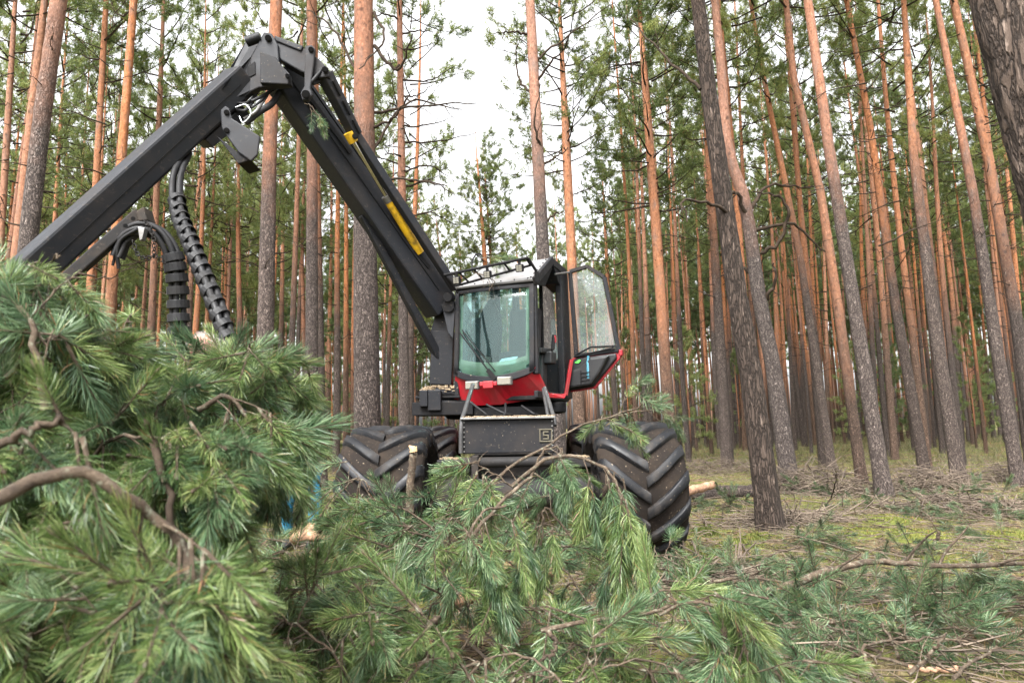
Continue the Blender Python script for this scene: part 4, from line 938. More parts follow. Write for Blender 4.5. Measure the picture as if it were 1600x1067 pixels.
for ya in (135, 165, 195):
    f_ = (ya - 116) / (212 - 116); p = t0.lerp(tm, f_); dd = (tm - t0).normalized()
    q = MB(); q.bar(p + Vector((.045, -.075, .03)), p + dd * .17 + Vector((.045, -.075, .03)), .02, .03); Bd('bar_slot', q, M['dark'], TB, .004)
cy0, cy1, cy2 = P(549, 216, 7.45), P(606, 312, 7.93), P(656, 395, 8.36)
q = MB(); q.tube([cy0, cy1], .026, 14); Bd('piston_rod', q, M['chrome'], HV, 0)
q = MB(); q.tube([cy1, cy2], .054, 18); CYL = Bd('yellow_cylinder', q, M['yellow'], HV, 0)
q = MB(); q.tube([cy1 + (cy1 - cy2).normalized() * .05, cy1 + (cy2 - cy1).normalized() * .03], .058, 18); Bd('cylinder_gland', q, M['steel'], CYL, 0)
q = MB(); q.tube([cy0 + (cy0 - cy1).normalized() * .07, cy0 + (cy1 - cy0).normalized() * .05], .058, 14); Bd('yellow_rod_eye', q, M['yellow'], HV, .008)
pinpx(555, 213, 7.25, .034, .25, TB)
# bracket under the knee and hydraulic lines
BR_ = prismpx([(344, 172), (352, 165), (358, 170), (362, 185), (378, 195), (406, 213), (402, 242), (392, 252), (372, 238), (356, 216), (346, 200)], 6.72, .03, 'hose_bracket', M['boom'], STK)
q = MB(); q.prism([P(338, 212, 6.75), P(372, 238, 6.75), P(392, 250, 6.75), P(372, 256, 6.75)], (0, .3, 0)); Bd('bracket_tray', q, M['dark'], BR_)
q = MB(); q.cyl(P(366, 222, 6.8), P(380, 226, 6.8), .05, 14); Bd('bracket_roller', q, M['sawdust'], BR_, 0)
for y_ in (176, 204): pinpx(354, y_, 6.7, .028, .05, BR_, 'bolt_hole')
tubepart('steel_pipe', [P(438, 142, 7.2), P(425, 162, 7.1), P(404, 176, 7.0), P(384, 192, 6.95)], .035, M['hose'], STK)
for k, (a, b_) in enumerate((((430, 138), (372, 166)), ((424, 142), (376, 176)), ((418, 148), (382, 186)), ((404, 144), (366, 160)), ((400, 150), (370, 172)))):
    tubepart('hydraulic_hose', [P(*a, 7.15), P((a[0] + b_[0]) / 2, (a[1] + b_[1]) / 2 + 3 + 2 * k, 7.0 - .03 * k), P(*b_, 6.95)], .013 if k % 2 else .018, M['steel' if k == 2 else 'hose'], STK)
tubepart('loose_wire', [P(368, 168, 6.9), P(384, 164, 6.85), P(392, 178, 6.85), P(380, 192, 6.9), P(374, 182, 6.9)], .006, M['paper'], STK)
tubepart('hydraulic_hose', [P(492, 96, d0 + .1), P(500, 100, d0 + .1), P(502, 110, d0 + .05), P(486, 130, d0), P(498, 128, d0 + .1), P(506, 122, d0 + .1)], .02, M['hose'], BH)
# hose bundle with spiral wrap hanging from the stick
HB = [P(291, 240, 6.85), P(276, 280, 6.6), P(279, 330, 6.35), P(296, 375, 6.1), P(318, 430, 5.9), P(345, 498, 5.7), P(362, 560, 5.6)]
def bundle(path, nh, rad, hr, wrap_from, nw, wr, seed, flat=False):
    r = random.Random(seed); pc = catmull(path, 40); hoses = None
    for k in range(nh):
        a0 = 2 * PI * k / nh; pts = []
        for i, p in enumerate(pc):
            t_ = (pc[min(i + 1, 40)] - pc[max(i - 1, 0)]).normalized(); s1 = t_.cross(Vector((0, 1, 0))).normalized(); s2 = t_.cross(s1)
            a = a0 + i * .045; rr = rad * (1 if i > 4 else .8); pts.append(p + s1 * math.cos(a) * rr + s2 * math.sin(a) * rr)
        mb = MB(); mb.tube(pts, hr, 8); o = mb.build('hydraulic_hose', M['hose'], HV)
        hoses = hoses or o
    for k in range(nw):
        f_ = wrap_from + (1 - wrap_from) * k / nw; i = min(38, int(f_ * 40)); u2 = f_ * 40 - i; p = pc[i].lerp(pc[i + 1], u2); t_ = (pc[i + 1] - pc[i]).normalized()
        tilt = (t_ + Vector((.42, .1, .0)) if not flat else t_ + Vector((0.03, .0, .05))).normalized(); wl = wr * .40
        s1 = tilt.orthogonal().normalized(); s2 = tilt.cross(s1); mb = MB(); n = 18; vs = []
        for l, rr in ((-wl, wr), (wl, wr * 1.04), (wl, wr * .9), (-wl, wr * .86)):
            for j in range(n): a = 2 * PI * j / n; vs.append(p + tilt * l + (s1 * math.cos(a) + s2 * math.sin(a)) * rr)
        mb.add(vs, [(q * n + j, q * n + (j + 1) % n, ((q + 1) % 4) * n + (j + 1) % n, ((q + 1) % 4) * n + j) for q in range(4) for j in range(n)], 0, False)
        mb.build('hose_wrap', M['hose'], HV, .004)
bundle(HB, 4, .046, .030, .28, 16, .080, 1)
HB2 = [P(183, 402, 5.85), P(196, 372, 5.85), P(220, 358, 5.85), P(248, 366, 5.90), P(268, 395, 5.95), P(277, 440, 6.00), P(279, 500, 6.05), P(280, 560, 6.05)]
bundle(HB2, 5, .050, .025, .60, 8, .092, 2, True)
tubepart('hydraulic_hose', [P(176, 415, 5.85), P(186, 378, 5.83), P(205, 366, 5.80), P(228, 366, 5.80)], .012, M['hose'])
tubepart('hydraulic_hose', [P(186, 420, 5.85), P(183, 395, 5.81), P(190, 374, 5.79), P(215, 358, 5.77)], .016, M['hose'])
# crane tip link arm
q = MB(); q.bar(P(40, 494, 5.60), P(218, 336, 5.90), .13, .10, up=(0, 0, 1)); TA = Bd('tip_link_arm', q, M['frame'], HV, .012)
q = MB(); q.bar(P(104, 428, 5.67), P(216, 330, 5.87), .02, .05, up=(0, 0, 1)); Bd('arm_flange', q, M['frame'], TA, .004)
prismpx([(212, 330), (224, 322), (230, 344), (216, 346)], 5.80, .16, 'arm_head', M['frame'], TA)
for x_, y_ in ((208, 342), (196, 353)):
    q = MB(); q.cyl(P(x_, y_, 4.80), P(x_, y_, 4.90), .016, 10); Bd('bolt', q, M['dark'], TA, 0)
prismpx([(60, 520), (100, 490), (130, 510), (120, 560), (60, 570)], 5.85, .2, 'rotator_housing', M['black'], HV, .03)
prismpx([(215, 354), (226, 356), (222, 374), (218, 376)], 5.75, .06, 'hose_clamp', M['steel'], TA, .004)
# chain
chm = [P(226, 345, 5.75), P(236, 358, 5.73), P(241, 380, 5.73), P(240, 402, 5.75)]; ch2 = [P(208, 376, 5.75), P(214, 396, 5.75), P(228, 404, 5.75), P(244, 400, 5.75), P(258, 412, 5.80)]
for pth, n_ in ((chm, 13), (ch2, 13)):
    pc = catmull(pth, n_)
    for i in range(n_):
        a, b_ = pc[i], pc[i + 1]; t_ = (b_ - a).normalized(); s1 = t_.cross(Vector((0, 1, 0))).normalized() if i % 2 else t_.cross(t_.cross(Vector((0, 1, 0)))).normalized()
        L = (b_ - a).length * .68; c = (a + b_) / 2; pts = [c + t_ * L * math.cos(w_) + s1 * .017 * math.sin(w_) for w_ in [2 * PI * j / 10 for j in range(11)]]
        mb = MB(); mb.tube(pts, .0045, 5, 0, False); mb.build('chain_link', M['frame'], HV)
# harvester head hanging low behind the branches
hh = MB(); c0 = P(190, 720, 4.9); hh.bar(P(150, 560, 4.95), P(170, 800, 4.9), .42, .38, up=(0, 1, 0)); HHD = Bd('harvester_head', hh, M['black'], HV, .04)
for sx in (-1, 1):
    q = MB(); c = P(170 + sx * 62, 690, 4.8); q.cyl(c + Vector((0, -.1, -.12)), c + Vector((0, -.1, .14)), .16, 16); Bd('feed_roller', q, M['frame'], HHD, .01)

# small pine sprig caught on the boom, twigs lying on the roof are added with the branches

# ------------------------------------------------------------------ pine shoots (shared meshes) and branches
def shoot_mesh(seed, L, n, nl, nw, a0=75, a1=22, droop=.25, mt='needle', bud=True):
    q = np.random.default_rng(seed)
    t = np.sort(q.uniform(.06, 1, n)) ** .85; az = np.arange(n) * 2.39996 + q.normal(0, .35, n)
    ang = np.radians(a0 + (a1 - a0) * t ** 1.2 + q.normal(0, 9, n))
    rad = np.stack([np.cos(az), np.sin(az), np.zeros(n)], 1)
    d = rad * np.sin(ang)[:, None]; d[:, 2] = np.cos(ang)
    base = np.zeros((n, 3)); base[:, 2] = t * L; base += rad * .004
    ln = nl * q.uniform(.72, 1.12, n) * (1 - .25 * (t > .93))
    bend = rad * (-.18 * q.uniform(.2, 1.2, n))[:, None]; bend[:, 2] = droop * q.uniform(.2, 1, n)
    d2 = d + bend; d2 /= np.linalg.norm(d2, axis=1)[:, None]
    wv = np.cross(d, q.normal(size=(n, 3))); wv /= np.linalg.norm(wv, axis=1)[:, None]
    mid = base + d * (ln * .5)[:, None]; tip = mid + d2 * (ln * .5)[:, None]; hw = nw / 2
    V = np.stack([base - wv * hw * .7, base + wv * hw * .7, mid - wv * hw, mid + wv * hw, tip - wv * hw * .35, tip + wv * hw * .35], 1).reshape(-1, 3)
    o = np.arange(n)[:, None] * 6
    quads = np.concatenate([o + np.array([[0, 1, 3, 2]]), o + np.array([[2, 3, 5, 4]])])
    mb = MB(); mb.tube([(0, 0, -.02), (0, 0, L * .6), (0, 0, L)], [.0042, .0036, .0030], 5, 0, False)
    if bud: mb.tube([(0, 0, L - .004), (0, 0, L + .008), (0, 0, L + .022)], [.0055, .0065, .001], 6, 0, False)
    V0 = np.array([tuple(x) for x in mb.v]); f0 = np.array(mb.f)
    return npmesh('needle_shoot', np.concatenate([V0, V]), [f0, quads + len(V0)], [M['twig'], M[mt]], np.concatenate([np.zeros(len(f0)), np.ones(len(quads))]))
SH_TUFT = [shoot_mesh(1 + i, .11 + .025 * (i % 4), 190 + 20 * (i % 3), .050 + .006 * (i % 3), .0017, 76, 14, .38, 'needle_blue' if i % 3 == 2 else 'needle') for i in range(7)]
SH_TAIL = [shoot_mesh(21 + i, .24 + .05 * i, 330, .072, .0024, 55, 16, .55, 'needle_blue' if i % 3 else 'needle') for i in range(4)]
SH_SPRAY = [shoot_mesh(41 + i, .13 + .03 * i, 120, .062, .0026, 70, 20, .3, 'needle' if i % 2 else 'needle_blue') for i in range(4)]
SH_LOW = [shoot_mesh(61 + i, .16 + .04 * i, 110, .065, .0036, 65, 18, .3, 'needle_dark', False) for i in range(3)]
SH_SLASH = [shoot_mesh(71 + i, .14 + .04 * i, 120, .062, .0028, 70, 20, .3, 'needle_dark' if i % 3 else 'needle_blue') for i in range(4)]
UPZ = Vector((0, 0, 1))
NSHOOT = 0; TRIM = None
def poly_fn(pts): return lambda t_: float(np.interp(t_, [a for a, _ in pts], [b_ for _, b_ in pts]))
HEAP_TOP = poly_fn([(-100, 372), (0, 380), (60, 395), (100, 432), (150, 452), (200, 478), (250, 494), (290, 512), (345, 520), (400, 516), (450, 535), (490, 575), (520, 620)])
HEAP_EDGE = poly_fn([(500, 470), (580, 500), (640, 522), (720, 522), (770, 508), (810, 475), (860, 440), (920, 430), (1000, 470), (1090, 480)])
def put_shoot(parent, base, p, d, sc, meshes, r):
    global NSHOOT
    if TRIM is not None:
        for e in (p, p + d.normalized() * .15):
            x_, y_ = px_of(e)
            if y_ < TRIM[0](x_) or x_ > TRIM[1](y_): return
    NSHOOT += 1
    o = link('needle_shoot', meshes[r.randrange(len(meshes))], parent)
    o.location = p - base; q = UPZ.rotation_difference(d.normalized()) @ Quaternion(UPZ, r.uniform(0, 6.28))
    o.rotation_mode = 'QUATERNION'; o.rotation_quaternion = q; s_ = sc * r.uniform(.82, 1.18); o.scale = (s_, s_, s_)
def branch(label, group, path, r0, r1, ntw, twl, meshes, seed, sc=1.0, grav=.5, per=4, start=.2, tip=3, flat=0.0, n=14, wob=.012, mt='twig', zmin=None, bare=0, name='pine_branch', cat='branch', cones=0):
    r = random.Random(seed); pc = catmull(path, n)
    pc = [p + rvec(r) * wob * (i / n) ** .5 for i, p in enumerate(pc)]; base = pc[0].copy()
    t_ = thing(name, label, cat, base, group); mb = MB()
    mb.tube(pc, [r0 + (r1 - r0) * (i / n) ** .8 for i in range(n + 1)], 7)
    L = sum((pc[i + 1] - pc[i]).length for i in range(n))
    for k in range(ntw + bare):
        u_ = start + (1 - start) * (k + r.random()) / max(1, ntw + bare); u_ = min(u_, .985); i = int(u_ * n); p = pc[i].lerp(pc[i + 1], u_ * n - i); tg = (pc[i + 1] - pc[i]).normalized()
        sd = rvec(r); sd = (sd - tg * sd.dot(tg)); sd.z *= (1 - flat)
        sd = sd.normalized() if sd.length > 1e-3 else Vector((0, 0, 1))
        d = (tg * r.uniform(.5, 1.0) + sd * r.uniform(.7, 1.1)).normalized(); l = twl * r.uniform(.55, 1.25) * (1.1 - .45 * u_); pts = [p.copy()]; q = p.copy()
        for j in range(5):
            d = (d + rvec(r) * .17 + Vector((0, 0, -grav * .16))).normalized(); q = q + d * l / 5
            if zmin is not None:
                zg = gz(q.x, q.y) + zmin
                if q.z < zg: q.z = zg + r.uniform(0, .03); d.z = abs(d.z) * .3
            pts.append(q.copy())
        rb = max(.0030, r0 * .32); mb.tube(pts, [rb * (1 - .11 * j) for j in range(6)], 5, 0, False)
        if k >= ntw: continue
        for s_ in range(per):
            f_ = 1.0 if s_ == 0 else r.uniform(.35, 1); j = min(4, int(f_ * 5)); pp = pts[j].lerp(pts[j + 1], f_ * 5 - j) if f_ < 1 else pts[5]
            td = (pts[j + 1] - pts[j]).normalized(); dd = (td * (1.0 if s_ == 0 else .75) + rvec(r) * (.25 if s_ == 0 else .7) + Vector((0, 0, -grav * r.uniform(.2, 1)))).normalized()
            if s_:
                l3 = twl * r.uniform(.06, .2); mb.tube([pp, pp + dd * l3], [.003, .0025], 4, 0, False); pp = pp + dd * l3
            put_shoot(t_, base, pp, dd, sc, meshes, r)
    for k in range(tip):
        d = ((pc[-1] - pc[-2]).normalized() + rvec(r) * .5 * (k > 0) + Vector((0, 0, -grav * .4))).normalized(); put_shoot(t_, base, pc[-1], d, sc, meshes, r)
    mb.build('limb', M[mt], t_)
    for k in range(cones):
        i = r.randint(n // 2, n - 1); cpt = pc[i] + Vector((r.uniform(-.03, .03), -.03, -.05)); cb = MB(); ax_ = Vector((r.uniform(-.4, .4), r.uniform(-.3, .1), -1)).normalized(); s1 = ax_.orthogonal().normalized(); s2 = ax_.cross(s1)
        cb.tube([cpt, cpt + ax_ * .015, cpt + ax_ * .035, cpt + ax_ * .055], [.006, .013, .011, .003], 8)
        for z_ in range(5):
            for j in range(7):
                a = 2 * PI * (j + .5 * (z_ % 2)) / 7; o = s1 * math.cos(a) + s2 * math.sin(a); c = cpt + ax_ * (.008 + .01 * z_); rr = (.011, .0155, .0155, .0135, .009)[z_]
                cb.add([c + o * rr * .5 + ax_.cross(o) * .005, c + o * rr * .5 - ax_.cross(o) * .005, c + o * rr * 1.25 + ax_ * .006], [(0, 1, 2)])
        cb.build('pine_cone', M['deadtwig'], t_)
    return t_

def inpoly(x, y, pl):
    c = False; j = len(pl) - 1
    for i in range(len(pl)):
        (x1, y1), (x2, y2) = pl[i], pl[j]
        if (y1 > y) != (y2 > y) and x < (x2 - x1) * (y - y1) / (y2 - y1) + x1: c = not c
        j = i
    return c
# --- the felled crown heaped at the left, close to the camera
PILE = [(-60, 420), (20, 435), (70, 480), (150, 520), (225, 560), (280, 580), (320, 575), (360, 600), (385, 640), (395, 700), (390, 750), (380, 800), (360, 840), (320, 910), (370, 1000), (330, 1090), (-60, 1090)]
pr_ = random.Random(4)
TRIM = (HEAP_TOP, HEAP_EDGE)
GP = 'pine branches heaped at the left in front of the camera'
k = 0; tries = 0
while k < 76 and tries < 4000:
    tries += 1; x, y = pr_.uniform(-60, 500), pr_.uniform(400, 1090)
    if not inpoly(x, y, PILE): continue
    right = x / 500
    d = pr_.uniform(1.25, 2.0) + .9 * max(0, right - .25) * pr_.uniform(.5, 1) + (.5 if y < 640 else 0)
    if y > 900: d = pr_.uniform(1.2, 1.8)
    tipp = P(x, y, d); back = P(x * .75 - 170 + pr_.uniform(-60, 60), y + 150 + pr_.uniform(-40, 120), d + pr_.uniform(.35, .8))
    mid = tipp.lerp(back, .5) + Vector((0, 0, pr_.uniform(.05, .16)))
    vb_ = ('top fringe', 'upper part', 'middle', 'lower part', 'bottom fringe')[0 if y < 610 else 1 if y < 720 else 2 if y < 830 else 3 if y < 950 else 4]
    hb_ = ('left edge', 'left half', 'centre', 'right half', 'right end')[0 if x < 40 else 1 if x < 140 else 2 if x < 240 else 3 if x < 340 else 4]
    db_ = 'nearest the lens' if d < 1.45 else 'deeper in' if d < 1.8 else 'at the back'
    branch('needle branch in the %s of the blurred heap, %s, %s' % (vb_, hb_, db_), 'branches of the heap, %s, %s, %s' % (vb_, hb_, db_), [back, mid, tipp], .0075, .0035, 6, .165, SH_TUFT, 1000 + k, .86, 1.1, 4, .34, 3, 0, 10)
    k += 1
# pile heroes: thick limbs that show
branch('thick pale lichen grey limb arching in from the left edge of the heap', None, [P(-40, 800, .95), P(60, 748, 1.0), (P(120, 735, 1.02)), P(190, 765, 1.05), P(235, 812, 1.08), P(285, 850, 1.1), P(308, 910, 1.1)], .0115, .007, 4, .22, SH_TUFT, 2001, .95, .9, 3, .5, 3, mt='twig')
branch('dark bent limb hanging down behind the arching pale limb', None, [P(240, 690, 1.5), P(262, 760, 1.45), P(268, 830, 1.4), P(240, 900, 1.4)], .009, .006, 3, .2, SH_TUFT, 2002, .9, .9, 3, .6, 2, mt='deadtwig')
branch('upright dark twig with drooping tufts at the left edge of the heap', None, [P(70, 640, 1.5), P(60, 560, 1.5), P(40, 490, 1.52), P(0, 450, 1.55)], .009, .005, 8, .2, SH_TUFT, 2003, 1, .6, 4, .2, 4)
branch('pale thin twig sticking out of the heap at the lower left', None, [P(-10, 700, 1.1), P(50, 672, 1.12), P(95, 655, 1.15)], .008, .005, 1, .1, SH_TUFT, 2004, .9, .8, 2, .8, 1)
branch('long spray of needles reaching right from the top of the heap', None, [P(10, 590, 1.8), P(80, 530, 1.85), P(140, 510, 1.9), P(190, 535, 1.9)], .008, .004, 8, .15, SH_TUFT, 2005, 1, .8, 4, .1, 3)
branch('needle spray along the skyline of the heap below the hose wraps', None, [P(240, 670, 2.4), P(320, 610, 2.5), P(365, 580, 2.5), P(410, 575, 2.5)], .010, .004, 9, .2, SH_TUFT, 2006, 1.05, .7, 4, .2, 3)
branch('topmost needle spray at the upper left corner of the heap', None, [P(-60, 540, 1.7), P(0, 450, 1.7), P(40, 425, 1.7), P(75, 430, 1.7)], .008, .004, 11, .15, SH_TUFT, 2020, .9, .7, 4, .1, 4)
branch('needle spray hiding the bowed person below the head', None, [P(200, 690, 2.6), P(270, 640, 2.7), P(325, 610, 2.7), P(365, 600, 2.7)], .008, .004, 11, .17, SH_TUFT, 2016, 1.0, .6, 4, .1, 4)
branch('needle spray in the gap under the dangling hose', None, [P(160, 710, 2.2), P(210, 650, 2.3), P(250, 615, 2.3), P(280, 612, 2.3)], .008, .004, 10, .17, SH_TUFT, 2017, 1.0, .7, 4, .1, 4)
branch('upper right needle spray of the heap in front of the grey trunks', None, [P(280, 690, 2.5), P(370, 615, 2.6), P(425, 590, 2.6), P(455, 600, 2.6)], .008, .004, 11, .17, SH_TUFT, 2018, 1.0, .8, 4, .1, 4)
branch('needle curtain ending just left of the left front tyre', None, [P(330, 720, 2.3), P(410, 690, 2.35), P(460, 710, 2.35), P(478, 740, 2.35)], .008, .004, 9, .15, SH_TUFT, 2019, .95, 1.1, 4, .2, 3)
branch('lower needle fan nearest the lens at the bottom left', None, [P(140, 1090, 1.15), P(220, 980, 1.15), P(290, 930, 1.15), P(330, 905, 1.18)], .008, .004, 12, .15, SH_TUFT, 2007, .8, .8, 4, .1, 4)
branch('drooping needle curtain at the right end of the heap', None, [P(310, 640, 2.1), P(350, 620, 2.1), P(385, 650, 2.1), P(405, 700, 2.1)], .010, .004, 10, .2, SH_TUFT, 2008, 1.05, 1.0, 4, .2, 4)

TRIM = None
# --- branches in the middle, in front of the machine
sprs = [
 ('long bare stick with a green tip rising across the right front tyre', [P(745, 790, 4.9), P(790, 735, 4.95), P(850, 700, 5.0), P(900, 668, 5.1), P(960, 648, 5.2), P(1020, 634, 5.3)], 0.0150, 0.0042, 5, .35, SH_SPRAY, 1.0, .5, 3, .70, 2, 0),
 ('hanging needle foxtail of pine beside the right front tyre', [P(800, 760, 3.3), P(860, 715, 3.3), P(930, 722, 3.25), P(965, 760, 3.2), P(985, 820, 3.2)], 0.0109, 0.0056, 9, .16, SH_TAIL, 1.0, 1.5, 2, .42, 3, 3),
 ('slim needle spray above the hanging foxtail', [P(830, 745, 3.5), P(850, 705, 3.5), P(875, 700, 3.5), P(885, 730, 3.5)], 0.0082, 0.0049, 4, .12, SH_TAIL, .85, 1.3, 2, .3, 2, 1),
 ('drooping branch hanging down in front of the black tool box', [P(690, 960, 3.0), P(720, 870, 3.05), P(770, 800, 3.1), P(830, 745, 3.2)], 0.0088, 0.0084, 2, .2, SH_TAIL, .8, 1.2, 2, .4, 0, 0),
 ('long foxtail hanging below the middle of the machine', [P(790, 790, 3.1), P(755, 800, 3.0), P(740, 830, 2.95), P(748, 880, 2.95)], 0.0061, 0.0049, 5, .10, SH_TAIL, .9, 1.5, 2, .3, 3, 1),
 ('needle spray hanging in front of the axle', [P(840, 790, 3.4), P(800, 760, 3.4), P(765, 735, 3.4), P(740, 720, 3.4)], 0.0061, 0.0035, 7, .14, SH_SPRAY, 1.05, 1.2, 2, .1, 2, 0),
 ('soft needle spray below the axle', [P(900, 850, 3.3), P(860, 800, 3.3), P(850, 800, 3.3), P(845, 840, 3.3)], 0.0054, 0.0035, 6, .16, SH_TAIL, .75, 1.3, 2, .2, 2, 0),
 ('arched needle branch in front of the left front tyre', [P(720, 900, 3.9), P(680, 830, 3.95), P(620, 790, 3.9), P(570, 780, 3.85), P(548, 790, 3.8)], 0.0082, 0.0035, 12, .28, SH_SPRAY, 1.1, .9, 3, .15, 3, 0),
 ('second needle branch lying before the left front tyre', [P(760, 880, 3.7), P(700, 850, 3.7), P(640, 830, 3.65), P(590, 850, 3.6)], 0.0068, 0.0035, 12, .26, SH_SPRAY, 1.1, .9, 3, .15, 3, 0),
 ('needle branch hooping over a gap left of the middle', [P(690, 940, 3.3), P(690, 880, 3.3), P(640, 850, 3.25), P(590, 870, 3.2), P(565, 930, 3.2)], 0.0068, 0.0035, 9, .22, SH_SPRAY, 1.05, 1.0, 3, .25, 3, 0),
 ('bushy needle branch under the hooping one', [P(760, 990, 3.2), P(690, 930, 3.1), P(620, 900, 3.0), P(560, 920, 3.0)], 0.0068, 0.0035, 10, .24, SH_SPRAY, 1.05, .9, 3, .15, 3, 0),
 ('needle branch with forked end at the lower right of the middle', [P(845, 985, 2.75), P(900, 975, 2.75), P(960, 966, 2.7), P(1010, 960, 2.65), P(1060, 945, 2.6)], 0.0102, 0.0063, 2, .2, SH_TAIL, .8, 1.0, 2, .7, 0, 0),
 ('foxtail spray hanging at the end of the forked branch', [P(1030, 960, 2.6), P(1080, 940, 2.55), P(1130, 950, 2.5), P(1170, 985, 2.5)], 0.0068, 0.0042, 10, .15, SH_TAIL, .78, 1.4, 2, .15, 3, 1),
 ('green spray lying at the foot of the left front tyre', [P(600, 880, 4.6), P(560, 850, 4.7), P(525, 835, 4.8)], 0.0054, 0.0028, 7, .25, SH_SPRAY, 1.15, .8, 3, .1, 2, 0),
 ('thin leafy spray lying across the foot of the right front tyre', [P(900, 905, 5.1), P(970, 880, 5.2), P(1040, 868, 5.3), P(1075, 872, 5.3)], 0.0048, 0.0028, 8, .28, SH_SPRAY, 1.1, .7, 3, .1, 2, 0),
 ('bright needle branch at the bottom of the middle', [P(560, 1080, 2.2), P(520, 1020, 2.2), P(470, 980, 2.2), P(430, 960, 2.2)], 0.0061, 0.0028, 11, .22, SH_TUFT, 1.15, .8, 4, .1, 3, 0),
 ('bright needle branch spreading at the bottom left of the middle', [P(640, 1080, 2.3), P(590, 1000, 2.35), P(530, 950, 2.4), P(470, 920, 2.4)], 0.0061, 0.0028, 11, .24, SH_TUFT, 1.15, .8, 4, .1, 3, 0),
 ('bright bushy needle branch at the bottom edge', [P(760, 1090, 2.2), P(700, 1020, 2.25), P(640, 990, 2.3), P(590, 1000, 2.3)], 0.0061, 0.0028, 10, .22, SH_TUFT, 1.15, .8, 4, .1, 3, 0),
 ('green needle branch at the bottom centre edge', [P(900, 1090, 2.3), P(850, 1040, 2.35), P(790, 1020, 2.4), P(740, 1040, 2.4)], 0.0061, 0.0028, 8, .22, SH_TUFT, 1.1, .8, 3, .1, 3, 0),
 ('low needle branch right of the bottom centre', [P(860, 1090, 2.5), P(930, 1050, 2.5), P(1000, 1030, 2.5), P(1060, 1050, 2.5)], 0.0061, 0.0028, 9, .22, SH_TUFT, 1.15, .8, 3, .1, 3, 0),
 ('upright green spray beside the low needle branch', [P(1100, 1090, 2.4), P(1150, 1060, 2.45), P(1200, 1050, 2.5), P(1240, 1075, 2.5)], 0.0061, 0.0028, 8, .2, SH_TUFT, 1.1, .6, 3, .1, 3, 0),
 ('shaded needle branch in the dark hollow of the slash', [P(700, 1050, 2.9), P(740, 990, 3.0), P(800, 950, 3.0), P(860, 960, 3.0)], 0.0061, 0.0028, 9, .26, SH_SPRAY, 1.1, .8, 3, .1, 3, 0),
 ('needle branch lying left of the fresh log ends', [P(560, 980, 3.5), P(510, 930, 3.6), P(470, 880, 3.7), P(440, 860, 3.8)], 0.0061, 0.0028, 10, .26, SH_SPRAY, 1.1, .8, 3, .1, 3, 0),
 ('needle branch in front of the hidden axle end', [P(930, 960, 3.6), P(890, 900, 3.7), P(850, 870, 3.8), P(800, 860, 3.8)], 0.0061, 0.0028, 9, .26, SH_SPRAY, 1.05, .9, 3, .1, 3, 0),
 ('broad green spray between the wheels left of the axle', [P(720, 900, 4.4), P(690, 850, 4.4), P(640, 820, 4.4), P(590, 820, 4.4)], .008, .004, 13, .28, SH_SPRAY, 1.2, .9, 3, .1, 3, 0),
 ('broad green spray between the wheels below the axle', [P(840, 890, 4.3), P(800, 840, 4.3), P(740, 810, 4.3), P(690, 815, 4.3)], .008, .004, 13, .28, SH_SPRAY, 1.2, .9, 3, .1, 3, 0),
 ('green spray against the inner side of the right front tyre', [P(980, 910, 4.4), P(930, 860, 4.4), P(880, 830, 4.4), P(830, 840, 4.4)], .008, .004, 12, .26, SH_SPRAY, 1.2, .9, 3, .1, 3, 0),
 ('dense green spray low in the slash before the axle', [P(880, 940, 3.9), P(820, 890, 3.9), P(760, 870, 3.9), P(700, 890, 3.9)], .008, .004, 12, .26, SH_SPRAY, 1.15, .9, 3, .1, 3, 0),
 ('wide needle spray at the bottom right of the middle', [P(1080, 1040, 2.9), P(1010, 1000, 2.9), P(950, 1000, 2.9), P(890, 1030, 2.9)], .008, .004, 10, .22, SH_SPRAY, 1.1, .9, 3, .1, 3, 0),
 ('bare limbed needle branch over the slash right of the middle', [P(1200, 935, 3.9), P(1110, 915, 3.9), P(1010, 905, 3.8), P(940, 910, 3.7)], 0.0068, 0.0035, 6, .3, SH_SPRAY, 1.0, .8, 3, .3, 1, 0),
]
for i, (lab, pth, r0, r1, ntw, twl, ms, sc, gv, per, st_, tip, cones) in enumerate(sprs):
    branch(lab, None, pth, r0, r1, ntw, twl, ms, 3000 + i, sc, gv, per, st_, tip, 0, 14, .01, zmin=.02, bare=2, cones=cones)
sp = branch('small green sprig caught on top of the crane link', None, [P(476, 162, 6.95), P(487, 166, 6.92), P(498, 182, 6.9)], .006, .004, 2, .08, SH_SPRAY, 3100, .95, .8, 2, .2, 2)
branch('sprig of needles lying on the cab roof behind the lamp rack', None, [P(752, 404, 8.5), P(766, 402, 8.5), P(782, 406, 8.5)], .006, .004, 4, .10, SH_SPRAY, 3101, 1.0, .6, 2, .1, 2)
branch('bare dry twigs hanging over the cab visor', None, [P(738, 425, 8.2), P(760, 432, 8.15), P(772, 440, 8.12), P(765, 452, 8.12)], .008, .004, 0, .25, SH_SPRAY, 3102, 1.0, .7, 0, .05, 0, bare=14)
branch('green branch tip poking up behind the right front tyre', None, [P(930, 660, 8.0), P(985, 645, 8.0), P(1030, 642, 8.0), P(1050, 660, 8.0)], .009, .005, 10, .28, SH_LOW, 3103, 1.0, .7, 3, .1, 3)

